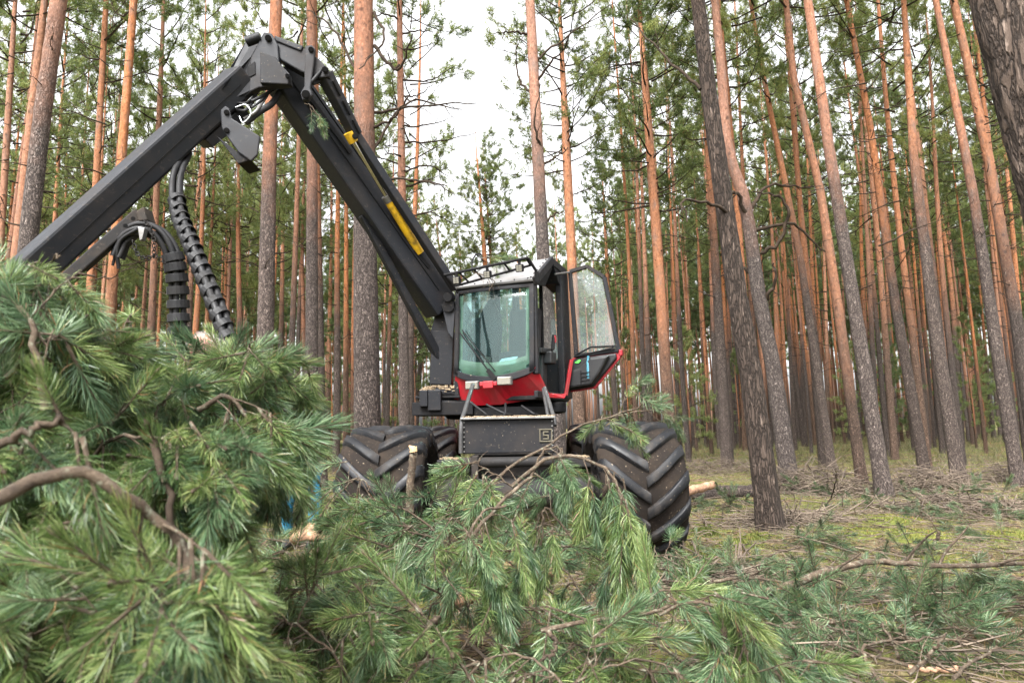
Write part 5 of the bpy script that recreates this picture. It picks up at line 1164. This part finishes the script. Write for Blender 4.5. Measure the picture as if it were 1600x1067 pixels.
# --- slash lying on the clearing at the right
GS = 'cut green branches strewn over the clearing at the right'
gr_ = random.Random(9); cnt = 0
def ground_branch(px, py, L, az, seed, lab, grp, ms=SH_LOW, ntw=8, twl=.3, sc=1.0, hgt=.12, r0=.011, per=3, bare=3, mt='twig'):
    p = GG(px, py); dv = Vector((math.cos(az), math.sin(az) * .8, 0)); pts = []
    for i in range(4):
        q = p + dv * L * (i / 3 - .5) + Vector((0, 0, 0)); q.z = gz(q.x, q.y) + .03 + hgt * math.sin(PI * i / 3); pts.append(q)
    return branch(lab, grp, pts, r0, .004, ntw, twl, ms, seed, sc, .35, per, .15, 2, .55, 10, .03, mt, .03, bare)
zones = [(1330, 845, 110, 35, 6, 'behind the long curved limb'), (1500, 975, 110, 35, 8, 'in the dark slash below the long limb'), (1260, 970, 130, 40, 6, 'below the low end of the long limb'), (1560, 800, 90, 25, 5, 'by the pines at the right edge'),
         (1420, 915, 150, 20, 5, 'under the long curved limb'), (1200, 770, 120, 12, 4, 'by the crooked pine'), (1500, 770, 120, 14, 5, 'right of the scarred pine'), (1300, 1040, 220, 30, 5, 'at the bottom right edge'),
         (1110, 795, 50, 8, 3, 'by the rough barked log'), (1130, 905, 80, 20, 3, 'at the foot of the right front tyre'), (500, 900, 90, 50, 4, 'left of the left front tyre'), (1400, 760, 60, 8, 3, 'at the foot of the scarred pine')]
for (cx, cy, sx, sy, n_, zl) in zones:
    for i in range(n_):
        px, py = gr_.gauss(cx, sx * .6), gr_.gauss(cy, sy * .6)
        if py < 745: continue
        far_ = py < 830
        wh = ('nearer' if py > cy else 'farther') + (' right' if px > cx else ' left')
        ground_branch(px, py, gr_.uniform(.6, 1.3), gr_.uniform(0, 6.28), 4000 + cnt, 'cut green branch lying %s, at the %s' % (zl, wh), 'cut branches %s, %s' % (zl, wh), SH_LOW if far_ else SH_SLASH, gr_.randint(5, 8), .24, .9 if far_ else 1.05, gr_.uniform(.02, .10)); cnt += 1
# long fallen limbs
def limb(label, pts, r0, r1, name='fallen_limb', mt='twig', twigs=4, tl=.4, grp=None, seed=1, cat='limb', wob=.012):
    return branch(label, grp, pts, r0, r1, 0, tl, SH_SPRAY, seed, 1, .2, 0, .15, 0, .3, 20, wob, mt, None, twigs, name, cat)
def gp(px, py, up=.0):
    d = G(px, py); f_ = 1 - up / CAMH; return CP + (d - CP) * f_
limb('long curved grey brown limb lying across the clearing at the right', [gp(1155, 940, .10), gp(1240, 912, .20), gp(1290, 893, .26), gp(1335, 882, .30), gp(1390, 878, .32), gp(1470, 884, .32), gp(1640, 880, .30)], .036, .016, twigs=7, tl=.45, seed=51)
limb('thinner limb crossing under the long curved limb', [gp(1115, 908, .10), gp(1160, 903, .14), gp(1220, 910, .16), gp(1290, 932, .12)], .016, .008, twigs=5, seed=52)
limb('pale thin stick looping up at the bottom right', [gp(1375, 1067, .08), gp(1352, 1030, .16), gp(1355, 1005, .22), gp(1420, 1000, .2), gp(1480, 990, .15)], .011, .005, twigs=3, seed=53)
limb('dark stick leaning up out of the slash at the bottom right', [gp(1420, 1052, .05), gp(1450, 1025, .14), gp(1472, 992, .26)], .013, .007, twigs=2, seed=54)
limb('grey stick curving along the bottom right corner', [gp(1490, 1060, .05), gp(1530, 1025, .08), gp(1600, 1000, .08)], .011, .007, twigs=3, seed=55)
limb('short dark rotten stick below the long limb', [gp(1240, 1035, .03), gp(1262, 1025, .05), gp(1282, 1018, .05)], .02, .011, twigs=1, seed=56, mt='deadtwig')
limb('short orange stick with a pale end at the bottom right', [gp(1420, 1042, .03), gp(1450, 1046, .035), gp(1495, 1044, .03)], .013, .012, twigs=0, seed=57, mt='pinkbark')
limb('pale stick pair lying in the mid clearing', [gp(1395, 796, .06), gp(1440, 785, .10), gp(1490, 787, .10), gp(1535, 796, .05)], .022, .012, twigs=5, seed=58, tl=.6)
limb('second pale stick lying against the first in the mid clearing', [gp(1405, 788, .05), gp(1450, 782, .07), gp(1475, 776, .07)], .018, .012, twigs=2, seed=59)
limb('stubby pale stick standing in the slash', [gp(1458, 858, .02), gp(1462, 845, .10), gp(1470, 830, .2)], .022, .016, twigs=1, seed=60)
limb('bare dark twig rising in front of the scarred pine', [gp(1290, 790, .03), gp(1302, 770, .25), gp(1306, 740, .7)], .014, .006, twigs=4, seed=61, mt='deadtwig')
limb('bare bent twig arching beside the right front tyre', [gp(1160, 850, .02), gp(1180, 872, .18), gp(1240, 856, .22), gp(1260, 855, .2)], .012, .006, twigs=6, seed=62)
limb('long thin stick stretching right from the middle of the slash', [gp(800, 905, .15), gp(900, 880, .25), gp(990, 905, .2), gp(1080, 915, .1)], .012, .006, twigs=6, seed=63, tl=.3)
limb('bowed stick from the heap of slash towards the right', [gp(880, 890, .2), gp(950, 905, .25), gp(1060, 920, .2), gp(1075, 935, .1)], .011, .006, twigs=5, seed=64, tl=.3)
limb('hooked stick curving down at the lower middle', [P(855, 985, 2.7), P(868, 1000, 2.66), P(864, 1020, 2.65), P(848, 1030, 2.64)], .010, .006, twigs=1, seed=65, tl=.2)
limb('straight stick under the forked branch', [P(870, 985, 2.9), P(930, 990, 2.9), P(985, 1010, 2.95)], .008, .004, twigs=3, seed=66, tl=.2)
limb('broken dark stub at the lower middle', [P(655, 1000, 2.7), P(668, 980, 2.7), P(685, 965, 2.75)], .013, .013, twigs=0, seed=67)
limb('upright broken stick with a pale split top before the left front tyre', [P(641, 800, 5.0), P(641, 760, 5.0), P(645, 725, 5.0), P(646, 706, 5.0)], .030, .027, twigs=0, seed=68, mt='twig', wob=.006)
bk = MB(); bk.tube([P(646, 706, 5.0), P(645, 700, 5.0), P(639, 696, 5.0)], [.031, .024, .004], 7); bk.tube([P(649, 705, 5.0), P(651, 697, 5.0)], [.016, .003], 6); bk.build('split_end', M['wood'], bpy.data.objects['fallen_limb.%03d' % 17] if 'fallen_limb.017' in bpy.data.objects else None)
limb('thin arching twig in front of the left front tyre', [P(510, 800, 4.4), P(540, 760, 4.3), P(565, 748, 4.3), P(578, 765, 4.2)], .008, .004, twigs=3, seed=69, tl=.2)
limb('cut pinkish stick with a pale end left of the left front tyre', [P(480, 872, 4.8), P(510, 838, 5.0), P(535, 812, 5.2)], .020, .024, twigs=0, seed=70, mt='pinkbark')
# cut stems and logs with fresh ends
M['bark_log'] = M['bark_big']
def log(label, a, b_, r0, mt, grp=None, cut=True):
    a, b_ = Vector(a), Vector(b_); t_ = thing('cut_log', label, 'log', a, grp); mb = MB(); n = 10
    pts = [a.lerp(b_, i / n) + rvec() * r0 * .12 for i in range(n + 1)]; mb.tube(pts, [r0 * rng.uniform(.93, 1.06) for _ in pts], 14); mb.build('bark', M[mt], t_)
    dd = (b_ - a).normalized()
    for p, s_ in ((pts[0], -1), (pts[-1], 1)):
        q = MB(); q.tube([p + dd * s_ * .001, p + dd * s_ * .006], [r0 * .92, r0 * .9], 14); q.build('cut_end', M['wood'], t_)
log('rough barked log lying behind the lone leaning trunk', gp(1050, 772, .12), gp(1200, 766, .12), .12, 'bark_log')
log('short orange log resting on top of the rough barked log', gp(1062, 771, .22), gp(1114, 757, .30), .075, 'pinkbark')
log('peeled pinkish log end in the slash at the middle', P(680, 945, 3.5), P(735, 930, 3.7), .042, 'pinkbark')
log('pinkish log half hidden under the long foxtail', P(790, 885, 4.2), P(872, 893, 4.3), .035, 'pinkbark')
log('pinkish log behind the hooping branch', P(690, 872, 4.3), P(760, 882, 4.3), .034, 'pinkbark')
log('thin pinkish log above the peeled log end', P(640, 930, 3.9), P(715, 915, 3.9), .026, 'pinkbark')
log('pale log between the heap and the left front tyre', P(462, 826, 7.0), P(540, 820, 7.0), .06, 'pinkbark')
log('second pale log under the first between heap and tyre', P(455, 838, 6.6), P(545, 832, 6.6), .06, 'pinkbark')

# --- heaps of dry brush under the stand
def brush(label, px, py, w_, h_, dp, n, seed, mt='brush'):
    r = random.Random(seed); c = GG(px, py); mb = MB()
    for i in range(n):
        a, b_ = r.gauss(0, .4), r.gauss(0, .4); hh = h_ * max(0, 1 - a * a * 1.6 - b_ * b_ * 1.4)
        p = c + Vector((a * w_, b_ * dp, 0)); p.z = gz(p.x, p.y) + r.uniform(0, 1) * hh; d = rvec(r); d.z *= .45; d.normalize(); L = r.uniform(.25, .9)
        pts = [p - d * L / 2, p + rvec(r) * L * .08 + Vector((0, 0, L * .06)), p + d * L / 2]
        for q in pts: q.z = max(q.z, gz(q.x, q.y) + .01)
        k_ = r.uniform(.005, .012); mb.tube(pts, [k_, k_ * .8, k_ * .5], 3, 0, False)
    o = mb.build('brush_heap', M[mt], None, 0, c); tag(o, label, 'brush heap', kind='stuff')
brush('grey heap of dry twigs left of the scarred pine', 1285, 768, 1.3, .55, .8, 380, 1)
brush('wide grey brush heap right of the scarred pine', 1440, 765, 1.5, .45, .8, 380, 2)
brush('low brush heap at the foot of the crooked pine', 1228, 768, .7, .45, .4, 200, 3)
brush('flat litter of dry twigs right of the right front tyre', 1120, 905, .9, .12, .35, 300, 4)
brush('brush heap at the right edge under the tall pines', 1585, 752, 1.4, .4, .7, 260, 5)
brush('brush heap far left of the scarred pine among the stems', 1120, 738, 2.2, .35, 1.2, 260, 6)
brush('brush strip in front of the stems at the right', 1500, 800, 2.0, .2, .6, 260, 7)
brush('loose twigs strewn by the lone leaning trunk', 1230, 815, 1.1, .12, .5, 240, 8)

# --- moss cushions
def moss(px, py, w_, h_, seed, lab):
    c = GG(px, py); q = np.random.default_rng(seed); n = 900
    a = q.uniform(0, 2 * PI, n); rr = np.sqrt(q.uniform(0, 1, n)); x = rr * np.cos(a) * w_; y = rr * np.sin(a) * w_ * .8; z = h_ * (1 - rr ** 2) * (1 + .3 * q.normal(size=n) * .4)
    d = q.normal(size=(n, 3)) * .5; d[:, 2] += 1; d /= np.linalg.norm(d, axis=1)[:, None]; wv = np.cross(d, q.normal(size=(n, 3))); wv /= np.linalg.norm(wv, axis=1)[:, None]
    b = np.stack([x, y, z - .01], 1); V = np.stack([b - wv * .006, b + wv * .006, b + d * .035], 1).reshape(-1, 3)
    k_ = 12; mbv, mbf = [(0, 0, h_)], []
    for ring in range(1, 5):
        for j in range(k_): rr_ = ring / 4; mbv.append((rr_ * w_ * math.cos(2 * PI * j / k_) * q.uniform(.9, 1.1), rr_ * w_ * .8 * math.sin(2 * PI * j / k_), h_ * (1 - rr_ ** 2) - .012 - (.03 if ring == 4 else 0)))
    quads = [(1 + (r_ - 1) * k_ + j, 1 + (r_ - 1) * k_ + (j + 1) % k_, 1 + r_ * k_ + (j + 1) % k_, 1 + r_ * k_ + j) for r_ in range(1, 4) for j in range(k_)]
    tris = np.array([(0, 1 + j, 1 + (j + 1) % k_) for j in range(k_)])
    V0 = np.array(mbv); me = npmesh('moss_cushion', np.concatenate([V0, V]), [np.array(quads), tris, np.arange(3 * n).reshape(-1, 3) + len(V0)], M['moss'])
    o = link('moss_cushion', me); o.location = c; tag(o, lab, 'moss')
M['moss'] = needles('moss_green', (.046, .066, .012), (.095, .115, .022), (.175, .18, .045), .25, .8)
moss(1100, 828, .20, .08, 1, 'bright moss cushion right of the right front tyre, farther one')
moss(1150, 849, .26, .09, 2, 'bright green moss mound between the tyre and the leaning trunk')
moss(1118, 808, .22, .06, 3, 'flat yellow green moss patch left of the leaning trunk')
moss(1385, 815, .45, .05, 4, 'yellow moss strip in the mid clearing')
moss(1560, 800, .35, .05, 5, 'yellow green moss patch at the right edge')
moss(1420, 835, .5, .05, 8, 'broad low moss patch in the middle of the clearing')
moss(1190, 838, .25, .05, 9, 'moss at the foot of the lone leaning trunk')
moss(1110, 862, .22, .06, 10, 'moss patch nearest the right front tyre')
moss(1570, 835, .4, .06, 11, 'dark moss bank at the right edge of the clearing')
moss(1345, 835, .3, .05, 6, 'small moss patch beside the green slash')
moss(1465, 870, .22, .06, 7, 'dark moss mound behind the long limb')

# --- litter: countless twigs, needles, grass, cones
def scatter(n, ymax=30, near=1.6, power=1.6, xr=(-.85, .85)):
    """points denser near the camera"""
    q = NR.uniform(0, 1, n); y = near + (ymax - near) * q ** power; x = NR.uniform(xr[0], xr[1], n) * (y + .8); return x, y
def sticks(name, n, mt, lr, wr, ymax, power, zr, lab):
    x, y = scatter(n, ymax, 1.5, power); z = gh(x, y) + NR.uniform(.004, zr, n); a = NR.uniform(0, 2 * PI, n); el = NR.normal(0, .16, n)
    d = np.stack([np.cos(a) * np.cos(el), np.sin(a) * np.cos(el), np.sin(el)], 1); L = NR.uniform(*lr, n)[:, None]; W_ = NR.uniform(*wr, n)[:, None]
    c = np.stack([x, y, z], 1); up = np.tile([0, 0, 1.0], (n, 1)); s1 = np.cross(d, up); s1 /= np.linalg.norm(s1, axis=1)[:, None]; s2 = np.cross(s1, d); V = []
    kink = s1 * NR.normal(0, .12, n)[:, None] * L + s2 * NR.uniform(0, .07, n)[:, None] * L
    for e, o_, wf in ((-.5, 0, 1), (0, 1, .85), (.5, 0, .5)):
        for j in range(3): aa = 2 * PI * j / 3; V.append(c + d * L * e + kink * o_ + (s1 * math.cos(aa) + s2 * math.sin(aa)) * W_ * wf)
    V = np.stack(V, 1).reshape(-1, 3); o = np.arange(n)[:, None] * 9
    Q = np.concatenate([o + np.array([[r_ * 3 + j, r_ * 3 + (j + 1) % 3, r_ * 3 + 3 + (j + 1) % 3, r_ * 3 + 3 + j]]) for r_ in range(2) for j in range(3)])
    tag(link(name, npmesh(name, V, [Q], mt)), lab, 'twig litter', kind='stuff')
sticks('twig_litter', 13000, M['brush'], (.12, .55), (.002, .006), 26, 1.5, .07, 'dry twigs littering the whole forest floor')
sticks('fallen_stick_litter', 1100, M['brush'], (.3, 1.1), (.004, .010), 30, .8, .12, 'larger dry sticks littering the clearing')
sticks('dark_twig_litter', 5000, M['deadtwig'], (.10, .5), (.002, .006), 24, 1.5, .09, 'dark broken twigs littering the forest floor')
def blades(name, n, mt, lr, bw, ymax, power, lab, cat, mask=None, spread=.6, xr=(-.85, .85), near=1.5):
    x, y = scatter(n, ymax, near, power, xr)
    if mask is not None: kk = mask(x, y); x, y = x[kk], y[kk]
    n = len(x); d = NR.normal(size=(n, 3)) * spread; d[:, 2] = np.abs(d[:, 2]) * .5 + .55; d /= np.linalg.norm(d, axis=1)[:, None]; wv = np.cross(d, NR.normal(size=(n, 3))); wv /= np.linalg.norm(wv, axis=1)[:, None]
    b = np.stack([x, y, gh(x, y) - .004], 1); L = NR.uniform(*lr, n)[:, None]; sc = (1 + .04 * y)[:, None] * bw
    V = np.stack([b - wv * sc, b + wv * sc, b + d * L], 1).reshape(-1, 3)
    tag(link(name, npmesh(name, V, [np.arange(3 * n).reshape(-1, 3)], mt)), lab, cat, kind='stuff')
M['grass'] = needles('dry_grass', (.06, .09, .025), (.12, .15, .045), (.27, .25, .11), .3, .6)
M['undergrowth'] = needles('undergrowth_leaves', (.045, .058, .022), (.085, .098, .040), (.18, .15, .09), .3, .7)
M['litterneedle'] = needles('fallen_needles', (.12, .07, .035), (.22, .14, .08), (.33, .24, .15), .1, .8)
mk = lambda s_, th, f_=.9: (lambda x, y: fbm(x, y, s_, 3, f_) > th)
blades('forest_grass', 90000, M['grass'], (.03, .12), .0022, 34, 1.35, 'short grass and bilberry shoots on the forest floor', 'grass', mk(31, .43))
blades('undergrowth', 45000, M['undergrowth'], (.12, .48), .0042, 62, .75, 'low brown green undergrowth between the stems of the stand', 'undergrowth', mk(81, .40, .35), .45, near=19)
blades('moss_carpet', 150000, M['moss'], (.015, .045), .0032, 24, 1.35, 'yellow green moss carpet in patches', 'moss', mk(47, .55, .8))
blades('needle_litter', 110000, M['litterneedle'], (.03, .09), .0020, 22, 1.4, 'fallen brown needles covering the ground', 'needle litter', None, 2.2)
blades('green_slash_needles', 60000, M['needle_blue'], (.04, .09), .0026, 20, 1.25, 'loose green needles strewn over the slash', 'needle litter', mk(63, .56, .7), 1.6)

# ------------------------------------------------------------------ two people half hidden by the slash
m, t, b = mat('skin'); b.inputs['Base Color'].default_value = (.42, .22, .18, 1); b.inputs['Roughness'].default_value = .5; b.inputs['Subsurface Weight'].default_value = .1; M['skin'] = m
m, t, b = mat('white_hair'); b.inputs['Base Color'].default_value = (.42, .40, .385, 1); b.inputs['Roughness'].default_value = .7; M['hair'] = m
M['navy'] = paint('navy_cloth', (.012, .013, .045), (.03, .03, .06), .3, .85, 8)
M['blue'] = paint('blue_cloth', (.010, .16, .28), (.03, .10, .14), .3, .85, 8)
M['boot'] = paint('boot_leather', (.012, .012, .016), (.06, .05, .04), .5, .6, 8)
def figure(name, joints, edges, root, mtl, parent):
    me = bpy.data.meshes.new(name); base = worldpos(parent); keys = list(joints)
    me.from_pydata([tuple(Vector(joints[k][0]) - base) for k in keys], [(keys.index(a), keys.index(b_)) for a, b_ in edges], []); me.materials.append(mtl)
    o = link(name, me, parent); sk = o.modifiers.new('skin', 'SKIN'); sk.use_smooth_shade = True
    for i, k in enumerate(keys):
        rr = joints[k][1]; me.skin_vertices[0].data[i].radius = (rr, rr) if not hasattr(rr, '__len__') else rr; me.skin_vertices[0].data[i].use_root = (k == root)
    s_ = o.modifiers.new('smooth', 'SUBSURF'); s_.levels = 2; s_.render_levels = 2
    return o
def head(c, fw, upv, parent, bald=True, hairmat=None):
    """ellipsoid head with jaw, nose, brow, ears; fw = facing, upv = crown direction"""
    base = worldpos(parent); fw = fw.normalized(); upv = (upv - fw * upv.dot(fw)).normalized(); sd = fw.cross(upv)
    vs, fs = [], []; nu, nv = 24, 16
    for j in range(nv + 1):
        th = PI * j / nv
        for i in range(nu):
            ph = 2 * PI * i / nu; x, y, z = math.sin(th) * math.cos(ph), math.sin(th) * math.sin(ph), math.cos(th)
            fx = .098 * x; sy = .078 * y; uz = .118 * z
            if z < 0: sy *= 1 + .30 * z; fx *= 1 + .18 * z; fx += .015 * -z
            if x > .75 and -.35 < z < .15 and abs(y) < .22: fx += .022 * (1 - abs(y) / .22)
            if x > .6 and .02 < z < .28 and .2 < abs(y) < .55: fx -= .008
            if abs(y) > .93 and abs(z) < .3 and abs(x) < .3: sy *= 1.13
            if x > .8 and -.6 < z < -.42 and abs(y) < .35: fx -= .006
            vs.append(c + fw * fx + sd * sy + upv * uz - base)
    fs = [(j * nu + i, j * nu + (i + 1) % nu, (j + 1) * nu + (i + 1) % nu, (j + 1) * nu + i) for j in range(nv) for i in range(nu)]
    me = bpy.data.meshes.new('head'); me.from_pydata([tuple(q) for q in vs], [], fs); me.materials.append(M['skin']); me.polygons.foreach_set('use_smooth', [True] * len(fs)); o = link('head', me, parent)
    r = random.Random(3); mb = MB()
    for k_ in range(1400):
        ph = r.uniform(0, 2 * PI); x, y = math.cos(ph), math.sin(ph); z = r.uniform(-.35, .62) if bald else r.uniform(-.3, 1)
        if x > .35 and z < .75: continue
        if bald and x > -.2 and z > .35 and abs(y) < .6: continue
        s_ = math.sqrt(max(0, 1 - z * z)); p = c + fw * .098 * x * s_ + sd * .078 * y * s_ + upv * .118 * z; nn = (fw * x * s_ + sd * y * s_ + upv * z).normalized()
        d = (nn * .7 + rvec(r) * .5 + upv * .15).normalized(); L = r.uniform(.018, .04); wv = d.cross(rvec(r)).normalized() * .0016; mb.add([p - wv, p + wv, p + d * L], [(0, 1, 2)])
    # thin fuzz over the crown
    for k_ in range(260):
        n_ = rvec(r); n_ = (upv * 1.2 + n_ * .8).normalized(); p = c + fw * .098 * n_.dot(fw) + sd * .078 * n_.dot(sd) + upv * .118 * n_.dot(upv); d = (n_ + rvec(r) * .6).normalized(); wv = d.cross(rvec(r)).normalized() * .0008; mb.add([p - wv, p + wv, p + d * .022], [(0, 1, 2)])
    mb.build('hair', hairmat or M['hair'], parent)
    for s_ in (-1, 1):
        q = MB(); e = c + fw * .083 + sd * .03 * s_ + upv * .012; q.tube([e, e + fw * .006], [.011, .004], 8); q.build('eye', M['boot'], parent)
def hand(w0, d, pn, parent, r=rng):
    """palm with four unequal bent fingers and a thumb, as one skinned mesh"""
    d = d.normalized(); s_ = d.cross(pn).normalized(); J = {'w': (w0, (.024, .018)), 'p': (w0 + d * .05, (.034, .016))}; E = [('w', 'p')]
    for i, (o_, l) in enumerate(((-.030, .068), (-.010, .076), (.010, .072), (.029, .056))):
        b0 = w0 + d * .085 + s_ * o_; J['k%d' % i] = (b0, .010); J['m%d' % i] = (b0 + d * l * .5 - pn * .012, .009); J['t%d' % i] = (b0 + d * l * .75 - pn * .04, .0075); E += [('p', 'k%d' % i), ('k%d' % i, 'm%d' % i), ('m%d' % i, 't%d' % i)]
    J['th0'] = (w0 + d * .03 - s_ * .035, .012); J['th1'] = (w0 + d * .065 - s_ * .058 - pn * .015, .0095); E += [('w', 'th0'), ('th0', 'th1')]
    figure('hand', J, E, 'w', M['skin'], parent)
# the man at the harvester head: only the pate shows above the needles
hp = P(319, 527, 4.25); gx, gy = hp.x - .02, hp.y + .12; g0 = gz(gx, gy); hz = hp.z
p1 = thing('person', 'balding white haired person in dark navy clothes, head bowed behind the branch heap', 'person', (gx, gy, g0))
sx_ = Vector((1, 0, 0)); Hh = hz - g0
def pj(x, y, f_): return Vector((gx + x, gy + y, g0 + Hh * f_))
J = {'pelvis': (pj(0, .05, .50), (.17, .13)), 'waist': (pj(0, .02, .61), (.165, .12)), 'chest': (pj(0, -.02, .745), (.19, .13)), 'neckb': (pj(0, -.05, .84), (.08, .075)), 'neck': (pj(0, -.08, .885), .058),
     'shl': (pj(-.2, -.03, .80), .075), 'ell': (pj(-.29, -.16, .645), .052), 'wrl': (pj(-.22, -.38, .60), .036), 'shr': (pj(.2, -.03, .80), .075), 'elr': (pj(.28, -.14, .645), .052), 'wrr': (pj(.15, -.36, .60), .036),
     'hpl': (pj(-.1, .05, .485), .11), 'knl': (pj(-.12, .0, .265), .075), 'anl': (pj(-.13, .06, .05), .05), 'hpr': (pj(.1, .05, .485), .11), 'knr': (pj(.13, -.02, .265), .075), 'anr': (pj(.15, .05, .05), .05)}
E = [('pelvis', 'waist'), ('waist', 'chest'), ('chest', 'neckb'), ('neckb', 'neck'), ('chest', 'shl'), ('shl', 'ell'), ('ell', 'wrl'), ('chest', 'shr'), ('shr', 'elr'), ('elr', 'wrr'), ('pelvis', 'hpl'), ('hpl', 'knl'), ('knl', 'anl'), ('pelvis', 'hpr'), ('hpr', 'knr'), ('knr', 'anr')]
figure('body', J, E, 'pelvis', M['navy'], p1)
head(hp + Vector((0, -.0, -.085)), Vector((-.35, -.45, -.82)), Vector((-.1, -.85, .5)), p1)
for nm, x0_ in (('boot', -.13), ('boot', .15)):
    a = pj(x0_, .06, .03); figure(nm, {'h': (a + Vector((0, .06, 0)), .05), 'a': (a + Vector((0, 0, .03)), .055), 'b': (a + Vector((0, -.10, -.005)), .045), 't': (a + Vector((0, -.19, -.012)), .036)}, [('h', 'a'), ('a', 'b'), ('b', 't')], 'a', M['boot'], p1)
hand(J['wrl'][0], Vector((.3, -1, -.2)), Vector((0, 0, 1)), p1); hand(J['wrr'][0], Vector((-.3, -1, -.2)), Vector((0, 0, 1)), p1)
# the second person: bent over, seen as a blue trouser leg and a boot between heap and tyre
fx = P(507, 822, 8.1); g0 = gz(fx.x, fx.y); gx, gy, Hh = fx.x - .30, fx.y, 1.72
p2 = thing('person', 'person in bright blue trousers and dark boots bending over beside the left front tyre', 'person', (gx, gy, g0))
J = {'pelvis': (pj(0, .12, .50), (.17, .13)), 'waist': (pj(-.12, .0, .58), (.16, .12)), 'chest': (pj(-.30, -.14, .64), (.18, .13)), 'neckb': (pj(-.42, -.2, .66), .075), 'neck': (pj(-.47, -.22, .665), .055),
     'shl': (pj(-.38, -.32, .62), .072), 'ell': (pj(-.45, -.36, .46), .05), 'wrl': (pj(-.55, -.38, .33), .035), 'shr': (pj(-.36, .06, .63), .072), 'elr': (pj(-.45, .05, .46), .05), 'wrr': (pj(-.56, -.05, .34), .035)}
E = [('pelvis', 'waist'), ('waist', 'chest'), ('chest', 'neckb'), ('neckb', 'neck'), ('chest', 'shl'), ('shl', 'ell'), ('ell', 'wrl'), ('chest', 'shr'), ('shr', 'elr'), ('elr', 'wrr')]
figure('body', J, E, 'pelvis', M['navy'], p2)
J2 = {'pelvis': (pj(0, .12, .505), (.175, .14)), 'hpl': (pj(-.1, .06, .48), .112), 'knl': (pj(-.14, -.03, .27), .078), 'anl': (pj(-.12, .04, .07), .062), 'hpr': (pj(.10, .1, .48), .112), 'knr': (pj(.19, .0, .27), .085), 'anr': (pj(.16, .04, .07), .066)}
figure('trousers', J2, [('pelvis', 'hpl'), ('hpl', 'knl'), ('knl', 'anl'), ('pelvis', 'hpr'), ('hpr', 'knr'), ('knr', 'anr')], 'pelvis', M['blue'], p2)
head(pj(-.58, -.26, .66), Vector((-.6, -.3, -.75)), Vector((-.75, -.2, .6)), p2, False, M['seat'])
for x0_ in (-.12, .16):
    a = pj(x0_, .03, .03); figure('boot', {'h': (a + Vector((0, .06, 0)), .05), 'a': (a + Vector((0, 0, .04)), .058), 'b': (a + Vector((0, -.10, -.005)), .047), 't': (a + Vector((0, -.2, -.012)), .037)}, [('h', 'a'), ('a', 'b'), ('b', 't')], 'a', M['boot'], p2)
hand(J['wrl'][0], Vector((-.3, -.3, -1)), Vector((-1, 0, .3)), p2); hand(J['wrr'][0], Vector((-.3, -.3, -1)), Vector((-1, 0, .3)), p2)
print('SHOOTS', NSHOOT, 'OBJECTS', len(bpy.data.objects), 'CELLS', len(cells), len(far))
